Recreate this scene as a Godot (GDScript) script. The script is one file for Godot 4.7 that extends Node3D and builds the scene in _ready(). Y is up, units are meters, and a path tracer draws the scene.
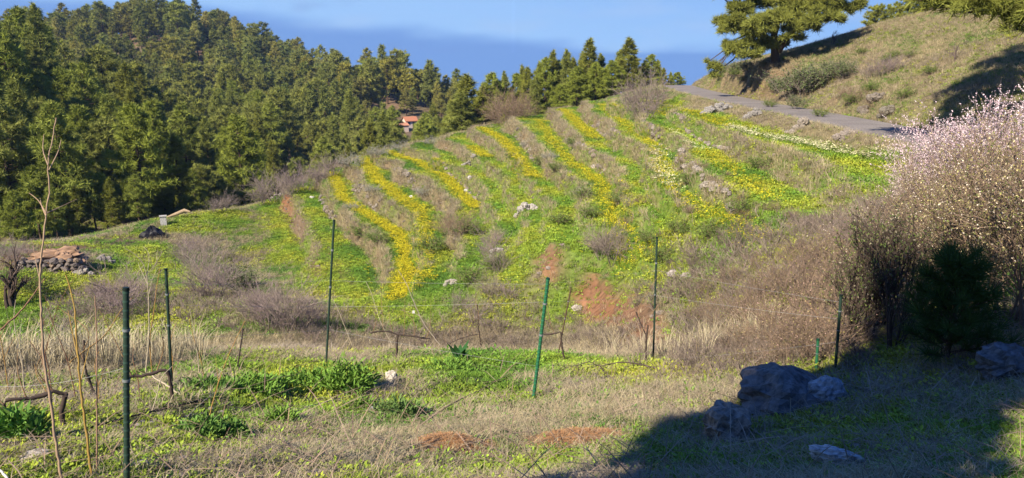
extends Node3D
# Terraced hillside with vine trellis in front and pine woods behind.
# Eye at the origin, looking along -z, pitched down; ground heights are relative to the eye.

const F := 745.0
const PITCH := 14.0
const X0 := -64.0
const Z0 := -104.0
const DX := 0.25
const NX := 513
const NZ := 425
const SUN := Vector3(-0.50, 0.63, 0.59)

var cp := cos(deg_to_rad(PITCH))
var sp := sin(deg_to_rad(PITCH))
var rng := RandomNumberGenerator.new()
var noise_a := FastNoiseLite.new()
var noise_b := FastNoiseLite.new()
var noise_c := FastNoiseLite.new()
var H := PackedFloat32Array()
var riser := PackedFloat32Array()
var mask := PackedFloat32Array()
var yel := PackedFloat32Array()
var wht := PackedFloat32Array()
var dry := PackedFloat32Array()
var bare := PackedFloat32Array()
var lush := PackedFloat32Array()
var scrub := PackedFloat32Array()
var FH := PackedFloat32Array()
const FX0 := -340.0
const FZ0 := -430.0
const FD := 4.0
const FNX := 126
const FNZ := 106
var names := {}
var M := {}

const STRIPS := [
	[-12.3, [262,205, 271,220, 281,240, 288,262]],
	[-11.2, [303,186, 312,212, 326,238, 342,258, 352,300]],
	[-10.3, [331,174, 341,200, 369,218, 397,235, 406,255, 404,270, 396,298]],
	[-9.5, [364,160, 374,180, 397,198, 417,212, 424,227, 422,245, 419,281]],
	[-8.9, [389,153, 417,163, 444,178, 457,193, 472,207, 478,230, 472,265]],
	[-8.3, [417,148, 452,165, 482,180, 494,195, 502,215, 508,240, 518,268]],
	[-7.75, [455,139, 470,148, 484,158, 500,170]],
	[-7.2, [480,129, 500,140, 515,158, 528,178, 545,195, 552,220, 560,248]],
	[-6.5, [537,122, 555,150, 577,170, 600,187, 608,208, 617,228, 632,252]],
	[-5.8, [562,111, 575,124, 592,139, 620,160, 632,180, 645,205, 665,228]],
	[-5.1, [600,106, 625,128, 652,148, 656,170, 663,188, 688,205, 713,218, 735,230, 760,245]],
	[-4.5, [640,112, 670,132, 698,152, 725,170, 750,190, 765,200, 790,215]],
	[-3.9, [645,102, 688,115, 723,128, 763,138, 803,147, 843,157, 893,167]],
	[-3.3, [664,87, 700,98, 760,110, 820,122, 880,134, 905,140]],
	[-3.3, [680,83, 720,94, 760,102, 800,108, 850,117, 900,130]],
]
const ROAD := [16.1,-14, 16.2,-22, 16.4,-29, 16.5,-35, 16.4,-42, 16.1,-50, 16.0,-58, 16.3,-68, 17.0,-78, 17.8,-86, 19.0,-96]

# ---------------------------------------------------------------- pixels, heights

func ray(px: float, py: float) -> Vector3:
	var a := (px - 512.0) / F
	var b := (239.0 - py) / F
	return Vector3(a, b * cp - sp, -cp - b * sp)

func at_h(px: float, py: float, h: float) -> Vector3:
	var r := ray(px, py)
	return r * (h / r.y)

func at_d(px: float, py: float, d: float) -> Vector3:
	var r := ray(px, py)
	return r * (d / Vector2(r.x, r.z).length())

func proj(p: Vector3) -> Vector2:
	var depth := -p.z * cp - p.y * sp
	if depth < 0.1:
		return Vector2(-9999, -9999)
	var up := p.y * cp - p.z * sp
	return Vector2(512.0 + F * p.x / depth, 239.0 - F * up / depth)

func hgt(x: float, z: float) -> float:
	var i := clampf((x - X0) / DX, 0.0, NX - 1.01)
	var j := clampf((z - Z0) / DX, 0.0, NZ - 1.01)
	var a := int(i)
	var b := int(j)
	var u := i - a
	var w := j - b
	var k := b * NX + a
	return lerpf(lerpf(H[k], H[k + 1], u), lerpf(H[k + NX], H[k + NX + 1], u), w)

func on(x: float, z: float) -> Vector3:
	return Vector3(x, hgt(x, z), z)

func hit(px: float, py: float) -> Vector3:
	var r := ray(px, py)
	r /= Vector2(r.x, r.z).length()
	var d := 3.0
	while d < 100.0:
		if r.y * d < hgt(r.x * d, r.z * d):
			return on(r.x * d, r.z * d)
		d *= 1.004
	return on(r.x * 80.0, r.z * 80.0)

func fhgt(x: float, z: float) -> float:
	var i := clampf((x - FX0) / FD, 0.0, FNX - 1.01)
	var j := clampf((z - FZ0) / FD, 0.0, FNZ - 1.01)
	var a := int(i)
	var b := int(j)
	var u := i - a
	var w := j - b
	var k := b * FNX + a
	return lerpf(lerpf(FH[k], FH[k + 1], u), lerpf(FH[k + FNX], FH[k + FNX + 1], u), w)

func solve_spline(p: Array, lambda: float) -> PackedFloat64Array:
	var n := p.size()
	var m := n + 3
	var rows := []
	for i in n:
		var r := PackedFloat64Array()
		r.resize(m + 1)
		for j in n:
			var dx: float = p[i].x - p[j].x
			var dz: float = p[i].z - p[j].z
			var q := dx * dx + dz * dz
			r[j] = 0.5 * q * log(q + 1e-12)
		r[i] += lambda
		r[n] = 1.0
		r[n + 1] = p[i].x
		r[n + 2] = p[i].z
		r[m] = p[i].y
		rows.append(r)
	for k in 3:
		var r := PackedFloat64Array()
		r.resize(m + 1)
		for j in n:
			r[j] = 1.0 if k == 0 else (p[j].x if k == 1 else p[j].z)
		rows.append(r)
	for c in m:
		var best := c
		for i in range(c + 1, m):
			if absf(rows[i][c]) > absf(rows[best][c]):
				best = i
		var t: PackedFloat64Array = rows[c]
		rows[c] = rows[best]
		rows[best] = t
		var pr: PackedFloat64Array = rows[c]
		var inv := 1.0 / pr[c]
		for i in range(c + 1, m):
			var r: PackedFloat64Array = rows[i]
			var f := r[c] * inv
			if f != 0.0:
				for j in range(c, m + 1):
					r[j] -= f * pr[j]
				rows[i] = r
	var x := PackedFloat64Array()
	x.resize(m)
	for c in range(m - 1, -1, -1):
		var r: PackedFloat64Array = rows[c]
		var s := r[m]
		for j in range(c + 1, m):
			s -= r[j] * x[j]
		x[c] = s / r[c]
	return x

func eval_spline(p: Array, w: PackedFloat64Array, x: float, z: float, px: PackedFloat32Array, pz: PackedFloat32Array) -> float:
	var n := px.size()
	var s := w[n] + w[n + 1] * x + w[n + 2] * z
	for i in n:
		var dx := x - px[i]
		var dz := z - pz[i]
		var q := dx * dx + dz * dz + 1e-9
		s += w[i] * 0.5 * q * log(q)
	return s

func near_points() -> Array:
	var p := []
	for s in STRIPS:
		var l: Array = s[1]
		for k in range(0, l.size(), 2):
			p.append(at_h(l[k], l[k + 1], s[0]))
	var ds := [512,478,5.5, 0,478,5.5, 250,478,5.5, 760,478,5.4, 1024,478,5.2, 512,440,6.8, 150,440,6.8, 850,440,6.8, 512,400,9.5, 100,400,9.5, 850,400,8.2, 1000,370,9, 512,370,12, 250,370,12, 750,370,11, 512,352,14, 300,352,14, 60,358,13.5, 680,352,14,
		930,360,9.5, 800,330,14, 900,300,15, 1000,300,12.5, 1000,210,18, 900,210,22, 820,260,18,
		170,330,27, 60,320,31, 45,262,42, 0,248,46, 100,240,52, 150,235,54, 185,217,58, 225,211,60, 130,290,35,
		300,335,26, 450,325,27, 400,312,29, 560,325,24.5, 600,320,23.5, 600,292,25.5, 690,345,18, 680,300,20, 740,290,18, 230,300,32, 300,300,31,
		760,88,58, 760,60,62, 720,76,68, 850,62,57, 900,52,54, 850,95,47, 920,108,39, 880,27,64, 940,20,60, 1000,18,55, 1000,90,39, 1024,60,44, 830,48,63]
	for k in range(0, ds.size(), 3):
		p.append(at_d(ds[k], ds[k + 1], ds[k + 2]))
	var ws := [0,0,-1.7, -6,0,-1.9, 6,0,-1.8, -12,-3,-3.5, 14,-3,-2.6, -20,-8,-6, 0,-19,-8.4, -5,-19.5,-8.9, -11,-20,-9.2, 4.5,-17.5,-7.0, -18,-19,-9.5,
		16.2,-22,-3.5, 16.2,-14,-3.4, 30,-25,-1, 45,-30,2, 60,-45,6, 50,-70,2, 40,-80,-1, 27,-85,-3, 70,-70,3, 19,-96,-5.5, 8,-90,-7,
		12,-98,-8, 0,-92,-11, -10,-88,-13, -20,-84,-18, -30,-75,-18.5, -42,-35,-13, -60,-30,-12.5, -64,-60,-9, -64,-42,-11, -64,-95,-6, -54,-78,-8.6, -54,-90,-11.5, -49,-93,-15, -41,-91,-18, -32,-86,-19.5, -42,-68,-14, -36,-54,-14.6, 20,-103,-7, -32,-25,-11, -10,-105,-19, -30,-100,-24, 5,-110,-14, 30,-110,-10]
	for k in range(0, ws.size(), 3):
		p.append(Vector3(ws[k], ws[k + 2], ws[k + 1]))
	return p

func far_points() -> Array:
	var p := []
	var ds := [150,34,300, 100,40,300, 200,40,300, 240,62,290, 290,94,280, 330,108,270, 60,75,280, 20,85,300, -60,70,300,
		380,92,235, 430,105,225, 455,118,215, 350,100,240, 410,128,195, 380,135,180, 440,135,190,
		200,110,230, 150,130,200, 280,130,200, 330,140,180, 240,170,150, 300,185,115, 350,165,125, 400,155,130, 200,190,120,
		0,118,95, 0,82,130, -60,90,95, 60,140,105, 110,165,105, 170,195,100, 230,213,92, 100,230,74, 0,240,64, 40,190,80, -80,200,60]
	for k in range(0, ds.size(), 3):
		p.append(at_d(ds[k], ds[k + 1], ds[k + 2]))
	var ws := [-150,-400,-10, 0,-400,-40, -300,-350,10, 100,-300,-60, 100,-150,-40, 40,-120,-25, 0,-140,-35, -300,-200,10, -200,-80,-6, -120,-40,-18, -90,-60,-20, 60,-80,-12, 0,-80,-20, -40,-50,-20, 100,-80,-12, -100,-20,-20, 0,-20,-20, 100,-20,-10]
	for k in range(0, ws.size(), 3):
		p.append(Vector3(ws[k], ws[k + 2], ws[k + 1]))
	return p

func cubic(a: float, b: float, c: float, d: float, t: float) -> float:
	return b + 0.5 * t * (c - a + t * (2.0 * a - 5.0 * b + 4.0 * c - d + t * (3.0 * (b - c) + d - a)))

func stroke(arr: PackedFloat32Array, pts: PackedVector2Array, half: float, value: float, soft: float) -> PackedFloat32Array:
	for s in pts.size() - 1:
		var a := pts[s]
		var b := pts[s + 1]
		var reach := half + soft
		var i0 := clampi(int((minf(a.x, b.x) - reach - X0) / DX), 0, NX - 1)
		var i1 := clampi(int((maxf(a.x, b.x) + reach - X0) / DX) + 1, 0, NX - 1)
		var j0 := clampi(int((minf(a.y, b.y) - reach - Z0) / DX), 0, NZ - 1)
		var j1 := clampi(int((maxf(a.y, b.y) + reach - Z0) / DX) + 1, 0, NZ - 1)
		for j in range(j0, j1 + 1):
			for i in range(i0, i1 + 1):
				var q := Vector2(X0 + i * DX, Z0 + j * DX)
				var near := Geometry2D.get_closest_point_to_segment(q, a, b)
				var wob := noise_b.get_noise_2d(q.x * 2.0, q.y * 2.0) * minf(half, 1.2) * 0.5
				var v := value * (1.0 - smoothstep(half - soft, half + soft, q.distance_to(near) + wob))
				var k := j * NX + i
				if v > arr[k]:
					arr[k] = v
	return arr

func pix_line(l: Array) -> PackedVector2Array:
	var o := PackedVector2Array()
	for k in range(0, l.size(), 2):
		var p := hit(l[k], l[k + 1])
		o.append(Vector2(p.x, p.z))
	return o

func strip_line(n: int, from: int = 0, to: int = -1) -> PackedVector2Array:
	var o := PackedVector2Array()
	var l: Array = STRIPS[n][1]
	var last := l.size() / 2 - 1 if to < 0 else to
	for k in range(from, last + 1):
		var p := at_h(l[k * 2], l[k * 2 + 1], STRIPS[n][0])
		o.append(Vector2(p.x, p.z))
	return o

func build_heights() -> void:
	var p := near_points()
	var w := solve_spline(p, 1.0)
	var px := PackedFloat32Array()
	var pz := PackedFloat32Array()
	for q in p:
		px.append(q.x)
		pz.append(q.z)
	# coarse 1 m grid, then cubic interpolation
	var cx := 131
	var cz := 109
	var g := PackedFloat32Array()
	g.resize(cx * cz)
	for j in cz:
		for i in cx:
			g[j * cx + i] = eval_spline(p, w, X0 - 1.0 + i, Z0 - 1.0 + j, px, pz)
	var rows := PackedFloat32Array()
	rows.resize(NX * cz)
	for j in cz:
		for i in NX:
			var f := 1.0 + i * DX
			var a := mini(int(f), cx - 3)
			var k := j * cx + a
			rows[j * NX + i] = cubic(g[k - 1], g[k], g[k + 1], g[k + 2], f - a)
	H.resize(NX * NZ)
	for j in NZ:
		var f := 1.0 + j * DX
		var b := mini(int(f), cz - 3)
		var t := f - b
		for i in NX:
			H[j * NX + i] = cubic(rows[(b - 1) * NX + i], rows[b * NX + i], rows[(b + 1) * NX + i], rows[(b + 2) * NX + i], t)
	# terraces
	mask.resize(NX * NZ)
	riser.resize(NX * NZ)
	var poly := PackedVector2Array()
	for n in 13:
		var q := strip_line(n, 0, 0)[0]
		poly.append(q * 1.09)
	for n in range(12, -1, -1):
		var l := strip_line(n)
		poly.append(l[l.size() - 1])
	for j in NZ:
		for i in NX:
			var q := Vector2(X0 + i * DX, Z0 + j * DX)
			mask[j * NX + i] = 1.0 if Geometry2D.is_point_in_polygon(q, poly) else 0.0
	for pass_n in 3:
		mask = blur(mask, 5)
	var levels := []
	for n in 13:
		levels.append(STRIPS[n][0])
	for j in NZ:
		for i in NX:
			var k := j * NX + i
			var x := X0 + i * DX
			var z := Z0 + j * DX
			var bump := noise_b.get_noise_2d(x, z) * 0.10 + noise_a.get_noise_2d(x * 0.6, z * 0.6) * 0.22
			var b := H[k]
			if mask[k] > 0.02 and b > levels[0] and b < levels[12]:
				var n := 0
				while b >= levels[n + 1]:
					n += 1
				var bb := b + bump * 0.35
				var t := clampf((bb - levels[n]) / (levels[n + 1] - levels[n]), 0.0, 1.0)
				var e := smoothstep(0.44, 0.6, t)
				var terr := lerpf(levels[n], levels[n + 1], 1.3 * e - 0.3 * t)
				H[k] = lerpf(b, terr, mask[k])
				riser[k] = mask[k] * clampf(2.2 * (1.0 - absf(t - 0.52) / 0.155), 0.0, 1.0)
			H[k] += bump * (0.55 if mask[k] > 0.5 else 1.0)

func blur(a: PackedFloat32Array, r: int) -> PackedFloat32Array:
	var o := PackedFloat32Array()
	o.resize(a.size())
	var inv := 1.0 / (2 * r + 1)
	for j in NZ:
		var s := 0.0
		for i in range(-r, r + 1):
			s += a[j * NX + clampi(i, 0, NX - 1)]
		for i in NX:
			o[j * NX + i] = s * inv
			s += a[j * NX + mini(i + r + 1, NX - 1)] - a[j * NX + maxi(i - r, 0)]
	var o2 := PackedFloat32Array()
	o2.resize(a.size())
	for i in NX:
		var s := 0.0
		for j in range(-r, r + 1):
			s += o[clampi(j, 0, NZ - 1) * NX + i]
		for j in NZ:
			o2[j * NX + i] = s * inv
			s += o[mini(j + r + 1, NZ - 1) * NX + i] - o[maxi(j - r, 0) * NX + i]
	return o2

func road_line(off: float = 0.0) -> PackedVector2Array:
	var c := Curve2D.new()
	for k in range(0, ROAD.size(), 2):
		var a := Vector2(ROAD[k], ROAD[k + 1])
		var t := Vector2(ROAD[mini(k + 2, ROAD.size() - 2)], ROAD[mini(k + 3, ROAD.size() - 1)]) - Vector2(ROAD[maxi(k - 2, 0)], ROAD[maxi(k - 1, 1)])
		c.add_point(a, -t / 6.0, t / 6.0)
	c.bake_interval = 0.5
	var pts := c.get_baked_points()
	if off == 0.0:
		return pts
	var o := PackedVector2Array()
	for i in pts.size():
		var t := (pts[mini(i + 1, pts.size() - 1)] - pts[maxi(i - 1, 0)]).normalized()
		o.append(pts[i] + Vector2(-t.y, t.x) * off)
	return o

func road_h(z: float) -> float:
	return -3.3 - 0.2 * smoothstep(-29.0, -22.0, z) - maxf(0.0, (-80.0 - z)) * 0.13

# ---------------------------------------------------------------- mesh building

class MB:
	var v := PackedVector3Array()
	var n := PackedVector3Array()
	var c := PackedColorArray()
	func tri(a: Vector3, b: Vector3, d: Vector3, col: Color, up: float = 0.0) -> void:
		var m := (d - a).cross(b - a).normalized()
		v.append(a); v.append(b); v.append(d)
		n.append(m); n.append(m); n.append(m)
		c.append(col); c.append(col); c.append(col)
	func quad(a: Vector3, b: Vector3, d: Vector3, e: Vector3, col: Color, up: float = 0.0) -> void:
		tri(a, b, d, col, up)
		tri(a, d, e, col, up)
	func tube(p: PackedVector3Array, r: PackedFloat32Array, sides: int, col: Color, cap := false) -> void:
		var rings := []
		var dirs := []
		for i in p.size():
			var t := (p[mini(i + 1, p.size() - 1)] - p[maxi(i - 1, 0)]).normalized()
			var s := t.cross(Vector3.UP if absf(t.y) < 0.9 else Vector3.RIGHT).normalized()
			var u := s.cross(t)
			var ring := PackedVector3Array()
			var nn := PackedVector3Array()
			for k in sides:
				var a := TAU * k / sides
				var dd := s * cos(a) + u * sin(a)
				nn.append(dd)
				ring.append(p[i] + dd * r[i])
			rings.append(ring)
			dirs.append(nn)
		for i in p.size() - 1:
			for k in sides:
				var k2 := (k + 1) % sides
				for w in [[i, k], [i, k2], [i + 1, k2], [i, k], [i + 1, k2], [i + 1, k]]:
					v.append(rings[w[0]][w[1]]); n.append(dirs[w[0]][w[1]]); c.append(col)
		if cap:
			var l := p.size() - 1
			for k in sides:
				tri(p[l], rings[l][k], rings[l][(k + 1) % sides], col)
				tri(p[0], rings[0][(k + 1) % sides], rings[0][k], col)
	func box(b: Transform3D, s: Vector3, col: Color) -> void:
		var q := []
		for i in 8:
			q.append(b * (Vector3((i & 1) - 0.5, ((i >> 1) & 1) - 0.5, ((i >> 2) & 1) - 0.5) * s))
		for f in [[1, 3, 2, 0], [6, 7, 5, 4], [2, 6, 4, 0], [5, 7, 3, 1], [3, 7, 6, 2], [4, 5, 1, 0]]:
			var m: Vector3 = ((q[f[0]] + q[f[2]]) * 0.5 - b.origin).normalized()
			for w in [f[0], f[1], f[2], f[0], f[2], f[3]]:
				v.append(q[w]); n.append(m); c.append(col)
	func mesh() -> ArrayMesh:
		var a := []
		a.resize(Mesh.ARRAY_MAX)
		a[Mesh.ARRAY_VERTEX] = v
		a[Mesh.ARRAY_NORMAL] = n
		a[Mesh.ARRAY_COLOR] = c
		var m := ArrayMesh.new()
		m.add_surface_from_arrays(Mesh.PRIMITIVE_TRIANGLES, a)
		return m

func rock_mesh(seed_n: int, size: Vector3, col: Color, rough := 0.25) -> ArrayMesh:
	# an angular boulder: a sphere grid pushed in by random cutting planes
	var r := RandomNumberGenerator.new()
	r.seed = seed_n
	var cuts := []
	for i in 13:
		cuts.append([Vector3(r.randfn(), r.randfn() * 0.8, r.randfn()).normalized(), r.randf_range(0.62, 0.95)])
	var nz := FastNoiseLite.new()
	nz.seed = seed_n
	nz.frequency = 1.1
	var st := SurfaceTool.new()
	st.begin(Mesh.PRIMITIVE_TRIANGLES)
	var nu := 30
	var nv := 16
	for j in nv + 1:
		for i in nu + 1:
			var th := PI * j / nv
			var ph := TAU * (i % nu) / nu
			var d := Vector3(sin(th) * cos(ph), cos(th), sin(th) * sin(ph))
			var k := 1.0
			for cu in cuts:
				var dt := d.dot(cu[0])
				if dt > 0.01:
					k = minf(k, cu[1] / dt)
			k += nz.get_noise_3dv(d * 1.5) * rough + nz.get_noise_3dv(d * 5.0) * 0.07
			var tone := 1.0 + nz.get_noise_3dv(d * 4.0 + Vector3(9, 0, 0)) * 0.9
			st.set_color(Color(col.r * tone, col.g * tone, col.b * tone))
			st.set_smooth_group(-1)
			st.add_vertex(d * k * size * 0.5)
	for j in nv:
		for i in nu:
			var a := j * (nu + 1) + i
			for w in [a, a + 1, a + nu + 2, a, a + nu + 2, a + nu + 1]:
				st.add_index(w)
	st.deindex()
	st.generate_normals()
	return st.commit()

# ---------------------------------------------------------------- naming

func numbered(s: String) -> String:
	var k: int = names.get(s, 0)
	names[s] = k + 1
	return s if k == 0 else "%s_%03d" % [s, k]

func tag(o: Node, label: String, category: String, group := "", kind := "") -> void:
	o.set_meta("label", label)
	o.set_meta("category", category)
	if group:
		o.set_meta("group", group)
	if kind:
		o.set_meta("kind", kind)

func obj(called: String, mesh: Mesh, mat: Material, parent: Node3D = null, at := Vector3.ZERO) -> MeshInstance3D:
	var o := MeshInstance3D.new()
	o.mesh = mesh
	o.material_override = mat
	o.position = at
	if parent == null:
		o.name = numbered(called)
		add_child(o)
	else:
		o.name = called
		parent.add_child(o, true)
	return o

func thing(called: String, label: String, category: String, at: Vector3, turn := 0.0, group := "") -> Node3D:
	var o := Node3D.new()
	o.name = numbered(called)
	add_child(o)
	o.position = at
	o.rotation.y = turn
	tag(o, label, category, group)
	return o

func grain(seed_n: int, lo: float, hi: float, freq: float, size := 512) -> ImageTexture:
	var n := FastNoiseLite.new()
	n.seed = seed_n
	n.frequency = freq
	n.fractal_octaves = 5
	n.fractal_gain = 0.65
	var im := n.get_seamless_image(size, size)
	im.convert(Image.FORMAT_RGB8)
	var d := im.get_data()
	for i in d.size():
		d[i] = int(clampf(lerpf(lo, hi, d[i] / 255.0), 0.0, 1.0) * 255.0)
	return ImageTexture.create_from_image(Image.create_from_data(size, size, false, Image.FORMAT_RGB8, d))

func veg_mat(back: float, rough := 0.85) -> StandardMaterial3D:
	var m := StandardMaterial3D.new()
	m.vertex_color_use_as_albedo = true
	m.roughness = rough
	m.metallic_specular = 0.25
	m.cull_mode = BaseMaterial3D.CULL_DISABLED
	if back > 0.0:
		m.backlight_enabled = true
		m.backlight = Color(back, back, back * 0.8)
	return m

func grain_mat(seed_n: int, lo: float, hi: float, scale: float, rough := 0.95, relief := 0.0) -> StandardMaterial3D:
	var m := StandardMaterial3D.new()
	m.vertex_color_use_as_albedo = true
	m.albedo_texture = grain(seed_n, lo, hi, 0.02)
	m.uv1_triplanar = true
	m.uv1_world_triplanar = true
	m.uv1_scale = Vector3.ONE * scale
	m.roughness = rough
	m.metallic_specular = 0.2
	if relief > 0.0:
		var n := FastNoiseLite.new()
		n.seed = seed_n + 5
		n.frequency = 0.03
		n.fractal_octaves = 5
		var im := n.get_seamless_image(512, 512)
		im.bump_map_to_normal_map(relief)
		m.normal_enabled = true
		m.normal_texture = ImageTexture.create_from_image(im)
	return m

# ---------------------------------------------------------------- plants

func rdir(r: RandomNumberGenerator) -> Vector3:
	return Vector3(r.randfn(), r.randfn(), r.randfn()).normalized()

func shade(c: Color, k: float) -> Color:
	return Color(c.r * k, c.g * k, c.b * k)

func tuft(seed_n: int, blades: int, h: float, spread: float, width: float, lean: float) -> ArrayMesh:
	var r := RandomNumberGenerator.new()
	r.seed = seed_n
	var mb := MB.new()
	for i in blades:
		var a := r.randf() * TAU
		var d := Vector3(cos(a), 0, sin(a))
		var b := d * spread * sqrt(r.randf())
		var l := h * r.randf_range(0.45, 1.0)
		var out := lean * r.randf_range(0.2, 1.0)
		var m := b + d * out * l * 0.35 + Vector3.UP * l * 0.6
		var t := m + d * out * l * 0.8 + Vector3.UP * l * (0.4 - 0.35 * out)
		var s := Vector3(-d.z, 0, d.x).rotated(Vector3.UP, r.randf_range(-1.2, 1.2)) * width * 0.5
		var k := r.randf_range(0.7, 1.3)
		var col := Color(k * r.randf_range(0.9, 1.1), k, k * r.randf_range(0.8, 1.1))
		mb.quad(b - s, b + s, m + s * 0.8, m - s * 0.8, col, 0.5)
		mb.tri(m - s * 0.8, m + s * 0.8, t, col, 0.5)
	return mb.mesh()

func straw_mat_mesh(seed_n: int, count: int, spread: float, length: float, width: float) -> ArrayMesh:
	# loose dead stems lying criss-cross
	var r := RandomNumberGenerator.new()
	r.seed = seed_n
	var mb := MB.new()
	for i in count:
		var a := r.randf() * TAU
		var b := Vector3(cos(a), 0, sin(a)) * spread * sqrt(r.randf()) + Vector3.UP * r.randf_range(0.005, 0.07)
		var e := r.randf() * TAU
		var d := Vector3(cos(e), r.randf_range(-0.1, 0.55), sin(e)).normalized() * length * r.randf_range(0.5, 1.0)
		var s := Vector3(-d.z, 0, d.x).normalized() * width * 0.5
		var k := r.randf_range(0.7, 1.3)
		var m := b + d * 0.55 + Vector3.UP * length * 0.06
		var col := Color(k, k * r.randf_range(0.92, 1.02), k * r.randf_range(0.8, 1.0))
		mb.quad(b - s, b + s, m + s, m - s, col, 0.4)
		mb.tri(m - s, m + s, b + d, col, 0.4)
	return mb.mesh()

func flower_clump(seed_n: int, heads: int, h: float, spread: float, size: float, petal: Color, green: Color) -> ArrayMesh:
	var r := RandomNumberGenerator.new()
	r.seed = seed_n
	var mb := MB.new()
	for i in heads:
		var a := r.randf() * TAU
		var b := Vector3(cos(a), 0, sin(a)) * spread * sqrt(r.randf())
		var t := b * 1.15 + Vector3.UP * h * r.randf_range(0.6, 1.0)
		var s := Vector3(r.randf_range(-1, 1), 0, r.randf_range(-1, 1)).normalized() * 0.012
		var k := r.randf_range(0.75, 1.25)
		mb.tri(b - s, b + s, t, shade(green, k), 0.5)
		var tilt := Basis(rdir(r), r.randf_range(0.0, 0.5))
		var q := size * r.randf_range(0.7, 1.2)
		var pc := shade(petal, r.randf_range(0.85, 1.1))
		for w in 5:
			var a0 := TAU * w / 5.0
			var a1 := TAU * (w + 1) / 5.0
			mb.tri(t, t + tilt * Vector3(cos(a0), 0.25, sin(a0)) * q, t + tilt * Vector3(cos(a1), 0.25, sin(a1)) * q, pc, 0.3)
	for i in heads:
		var a := r.randf() * TAU
		var d := Vector3(cos(a), 0, sin(a))
		var b := d * spread * sqrt(r.randf())
		var s := Vector3(-d.z, 0, d.x) * 0.02
		mb.tri(b - s, b + s, b + d * 0.06 + Vector3.UP * h * r.randf_range(0.3, 0.7), shade(green, r.randf_range(0.7, 1.3)), 0.5)
	return mb.mesh()

func leafy(seed_n: int, leaves: int, h: float, spread: float, size: float) -> ArrayMesh:
	# broad-leaved herb
	var r := RandomNumberGenerator.new()
	r.seed = seed_n
	var mb := MB.new()
	for i in leaves:
		var a := r.randf() * TAU
		var d := Vector3(cos(a), 0, sin(a))
		var y := h * pow(r.randf(), 0.8)
		var b := d * spread * (0.25 + 0.75 * sqrt(r.randf())) * (1.0 - 0.5 * y / h) + Vector3.UP * y
		var o := (d + Vector3.UP * r.randf_range(-0.1, 1.1) + rdir(r) * 0.4).normalized()
		var s := o.cross(Vector3.UP).normalized().rotated(o, r.randf_range(-0.7, 0.7))
		var l := size * r.randf_range(0.6, 1.2)
		var k := r.randf_range(0.7, 1.3)
		var col := Color(k * r.randf_range(0.85, 1.15), k, k)
		var m := b + o * l * 0.5
		mb.tri(b, m + s * l * 0.26, m - s * l * 0.26, col, 0.25)
		mb.tri(m + s * l * 0.26, b + o * l, m - s * l * 0.26, col, 0.25)
	return mb.mesh()

func twig(mb: MB, mt: MB, r: RandomNumberGenerator, p: Vector3, d: Vector3, l: float, rad: float, depth: int, kids: int, wild: float, col: Color, leaf: Array, leaf_size: float, leaf_n: int) -> void:
	var m := p + d * l * 0.5 + rdir(r) * l * wild * 0.12
	var d2 := (d + rdir(r) * wild * 0.35 + Vector3.UP * 0.12).normalized()
	var e := m + d2 * l * 0.5
	mb.tube(PackedVector3Array([p, m, e]), PackedFloat32Array([rad, rad * 0.8, rad * 0.5]), 3, shade(col, r.randf_range(0.75, 1.25)))
	if leaf.size() > 0 and depth <= 1:
		for i in leaf_n:
			var t := r.randf_range(0.15, 1.0)
			var c := (p.lerp(m, t * 2.0) if t < 0.5 else m.lerp(e, t * 2.0 - 1.0)) + rdir(r) * leaf_size * 0.7
			var a := rdir(r) * leaf_size
			var b := rdir(r) * leaf_size * 0.7
			var lc: Color = leaf[r.randi() % leaf.size()]
			mt.quad(c - a, c + b, c + a, c - b, shade(lc, r.randf_range(0.8, 1.2)), 0.2)
	if depth <= 0:
		return
	for i in kids:
		var t := r.randf_range(0.25, 1.0)
		var c := p.lerp(m, t * 2.0) if t < 0.5 else m.lerp(e, t * 2.0 - 1.0)
		var nd := (d2 + rdir(r) * wild).normalized()
		twig(mb, mt, r, c, nd, l * r.randf_range(0.45, 0.72), rad * 0.6, depth - 1, kids, wild, col, leaf, leaf_size, leaf_n)

func shrub_meshes(seed_n: int, h: float, spread: float, stems: int, depth: int, kids: int, rad: float, col: Color, leaf := [], leaf_size := 0.03, leaf_n := 3, wild := 0.75) -> Array:
	var r := RandomNumberGenerator.new()
	r.seed = seed_n
	var mb := MB.new()
	var mt := MB.new()
	for i in stems:
		var a := TAU * (i + r.randf()) / stems
		var o := Vector3(cos(a), 0, sin(a))
		var d := (Vector3.UP + o * spread * r.randf_range(0.1, 1.0)).normalized()
		twig(mb, mt, r, o * 0.06 * h * spread - Vector3.UP * 0.08, d, h * r.randf_range(0.45, 0.7), rad, depth, kids, wild, col, leaf, leaf_size, leaf_n)
	return [mb.mesh(), mt.mesh() if leaf.size() > 0 else null]

func needles(mb: MB, r: RandomNumberGenerator, c: Vector3, out: Vector3, size: float, count: int, wid: float, col: Color) -> void:
	for i in count:
		var d := (out * 0.45 + rdir(r) * 0.85 + Vector3.UP * 0.3).normalized()
		var b := c + rdir(r) * size * 0.22
		var s := d.cross(rdir(r)).normalized() * wid
		var e := b + d * size * r.randf_range(0.7, 1.1)
		mb.tri(b - s, b + s, e, shade(col, r.randf_range(0.75, 1.25)))

const BARK := Color(0.075, 0.052, 0.038)
const PINE := Color(0.215, 0.23, 0.046)

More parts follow.
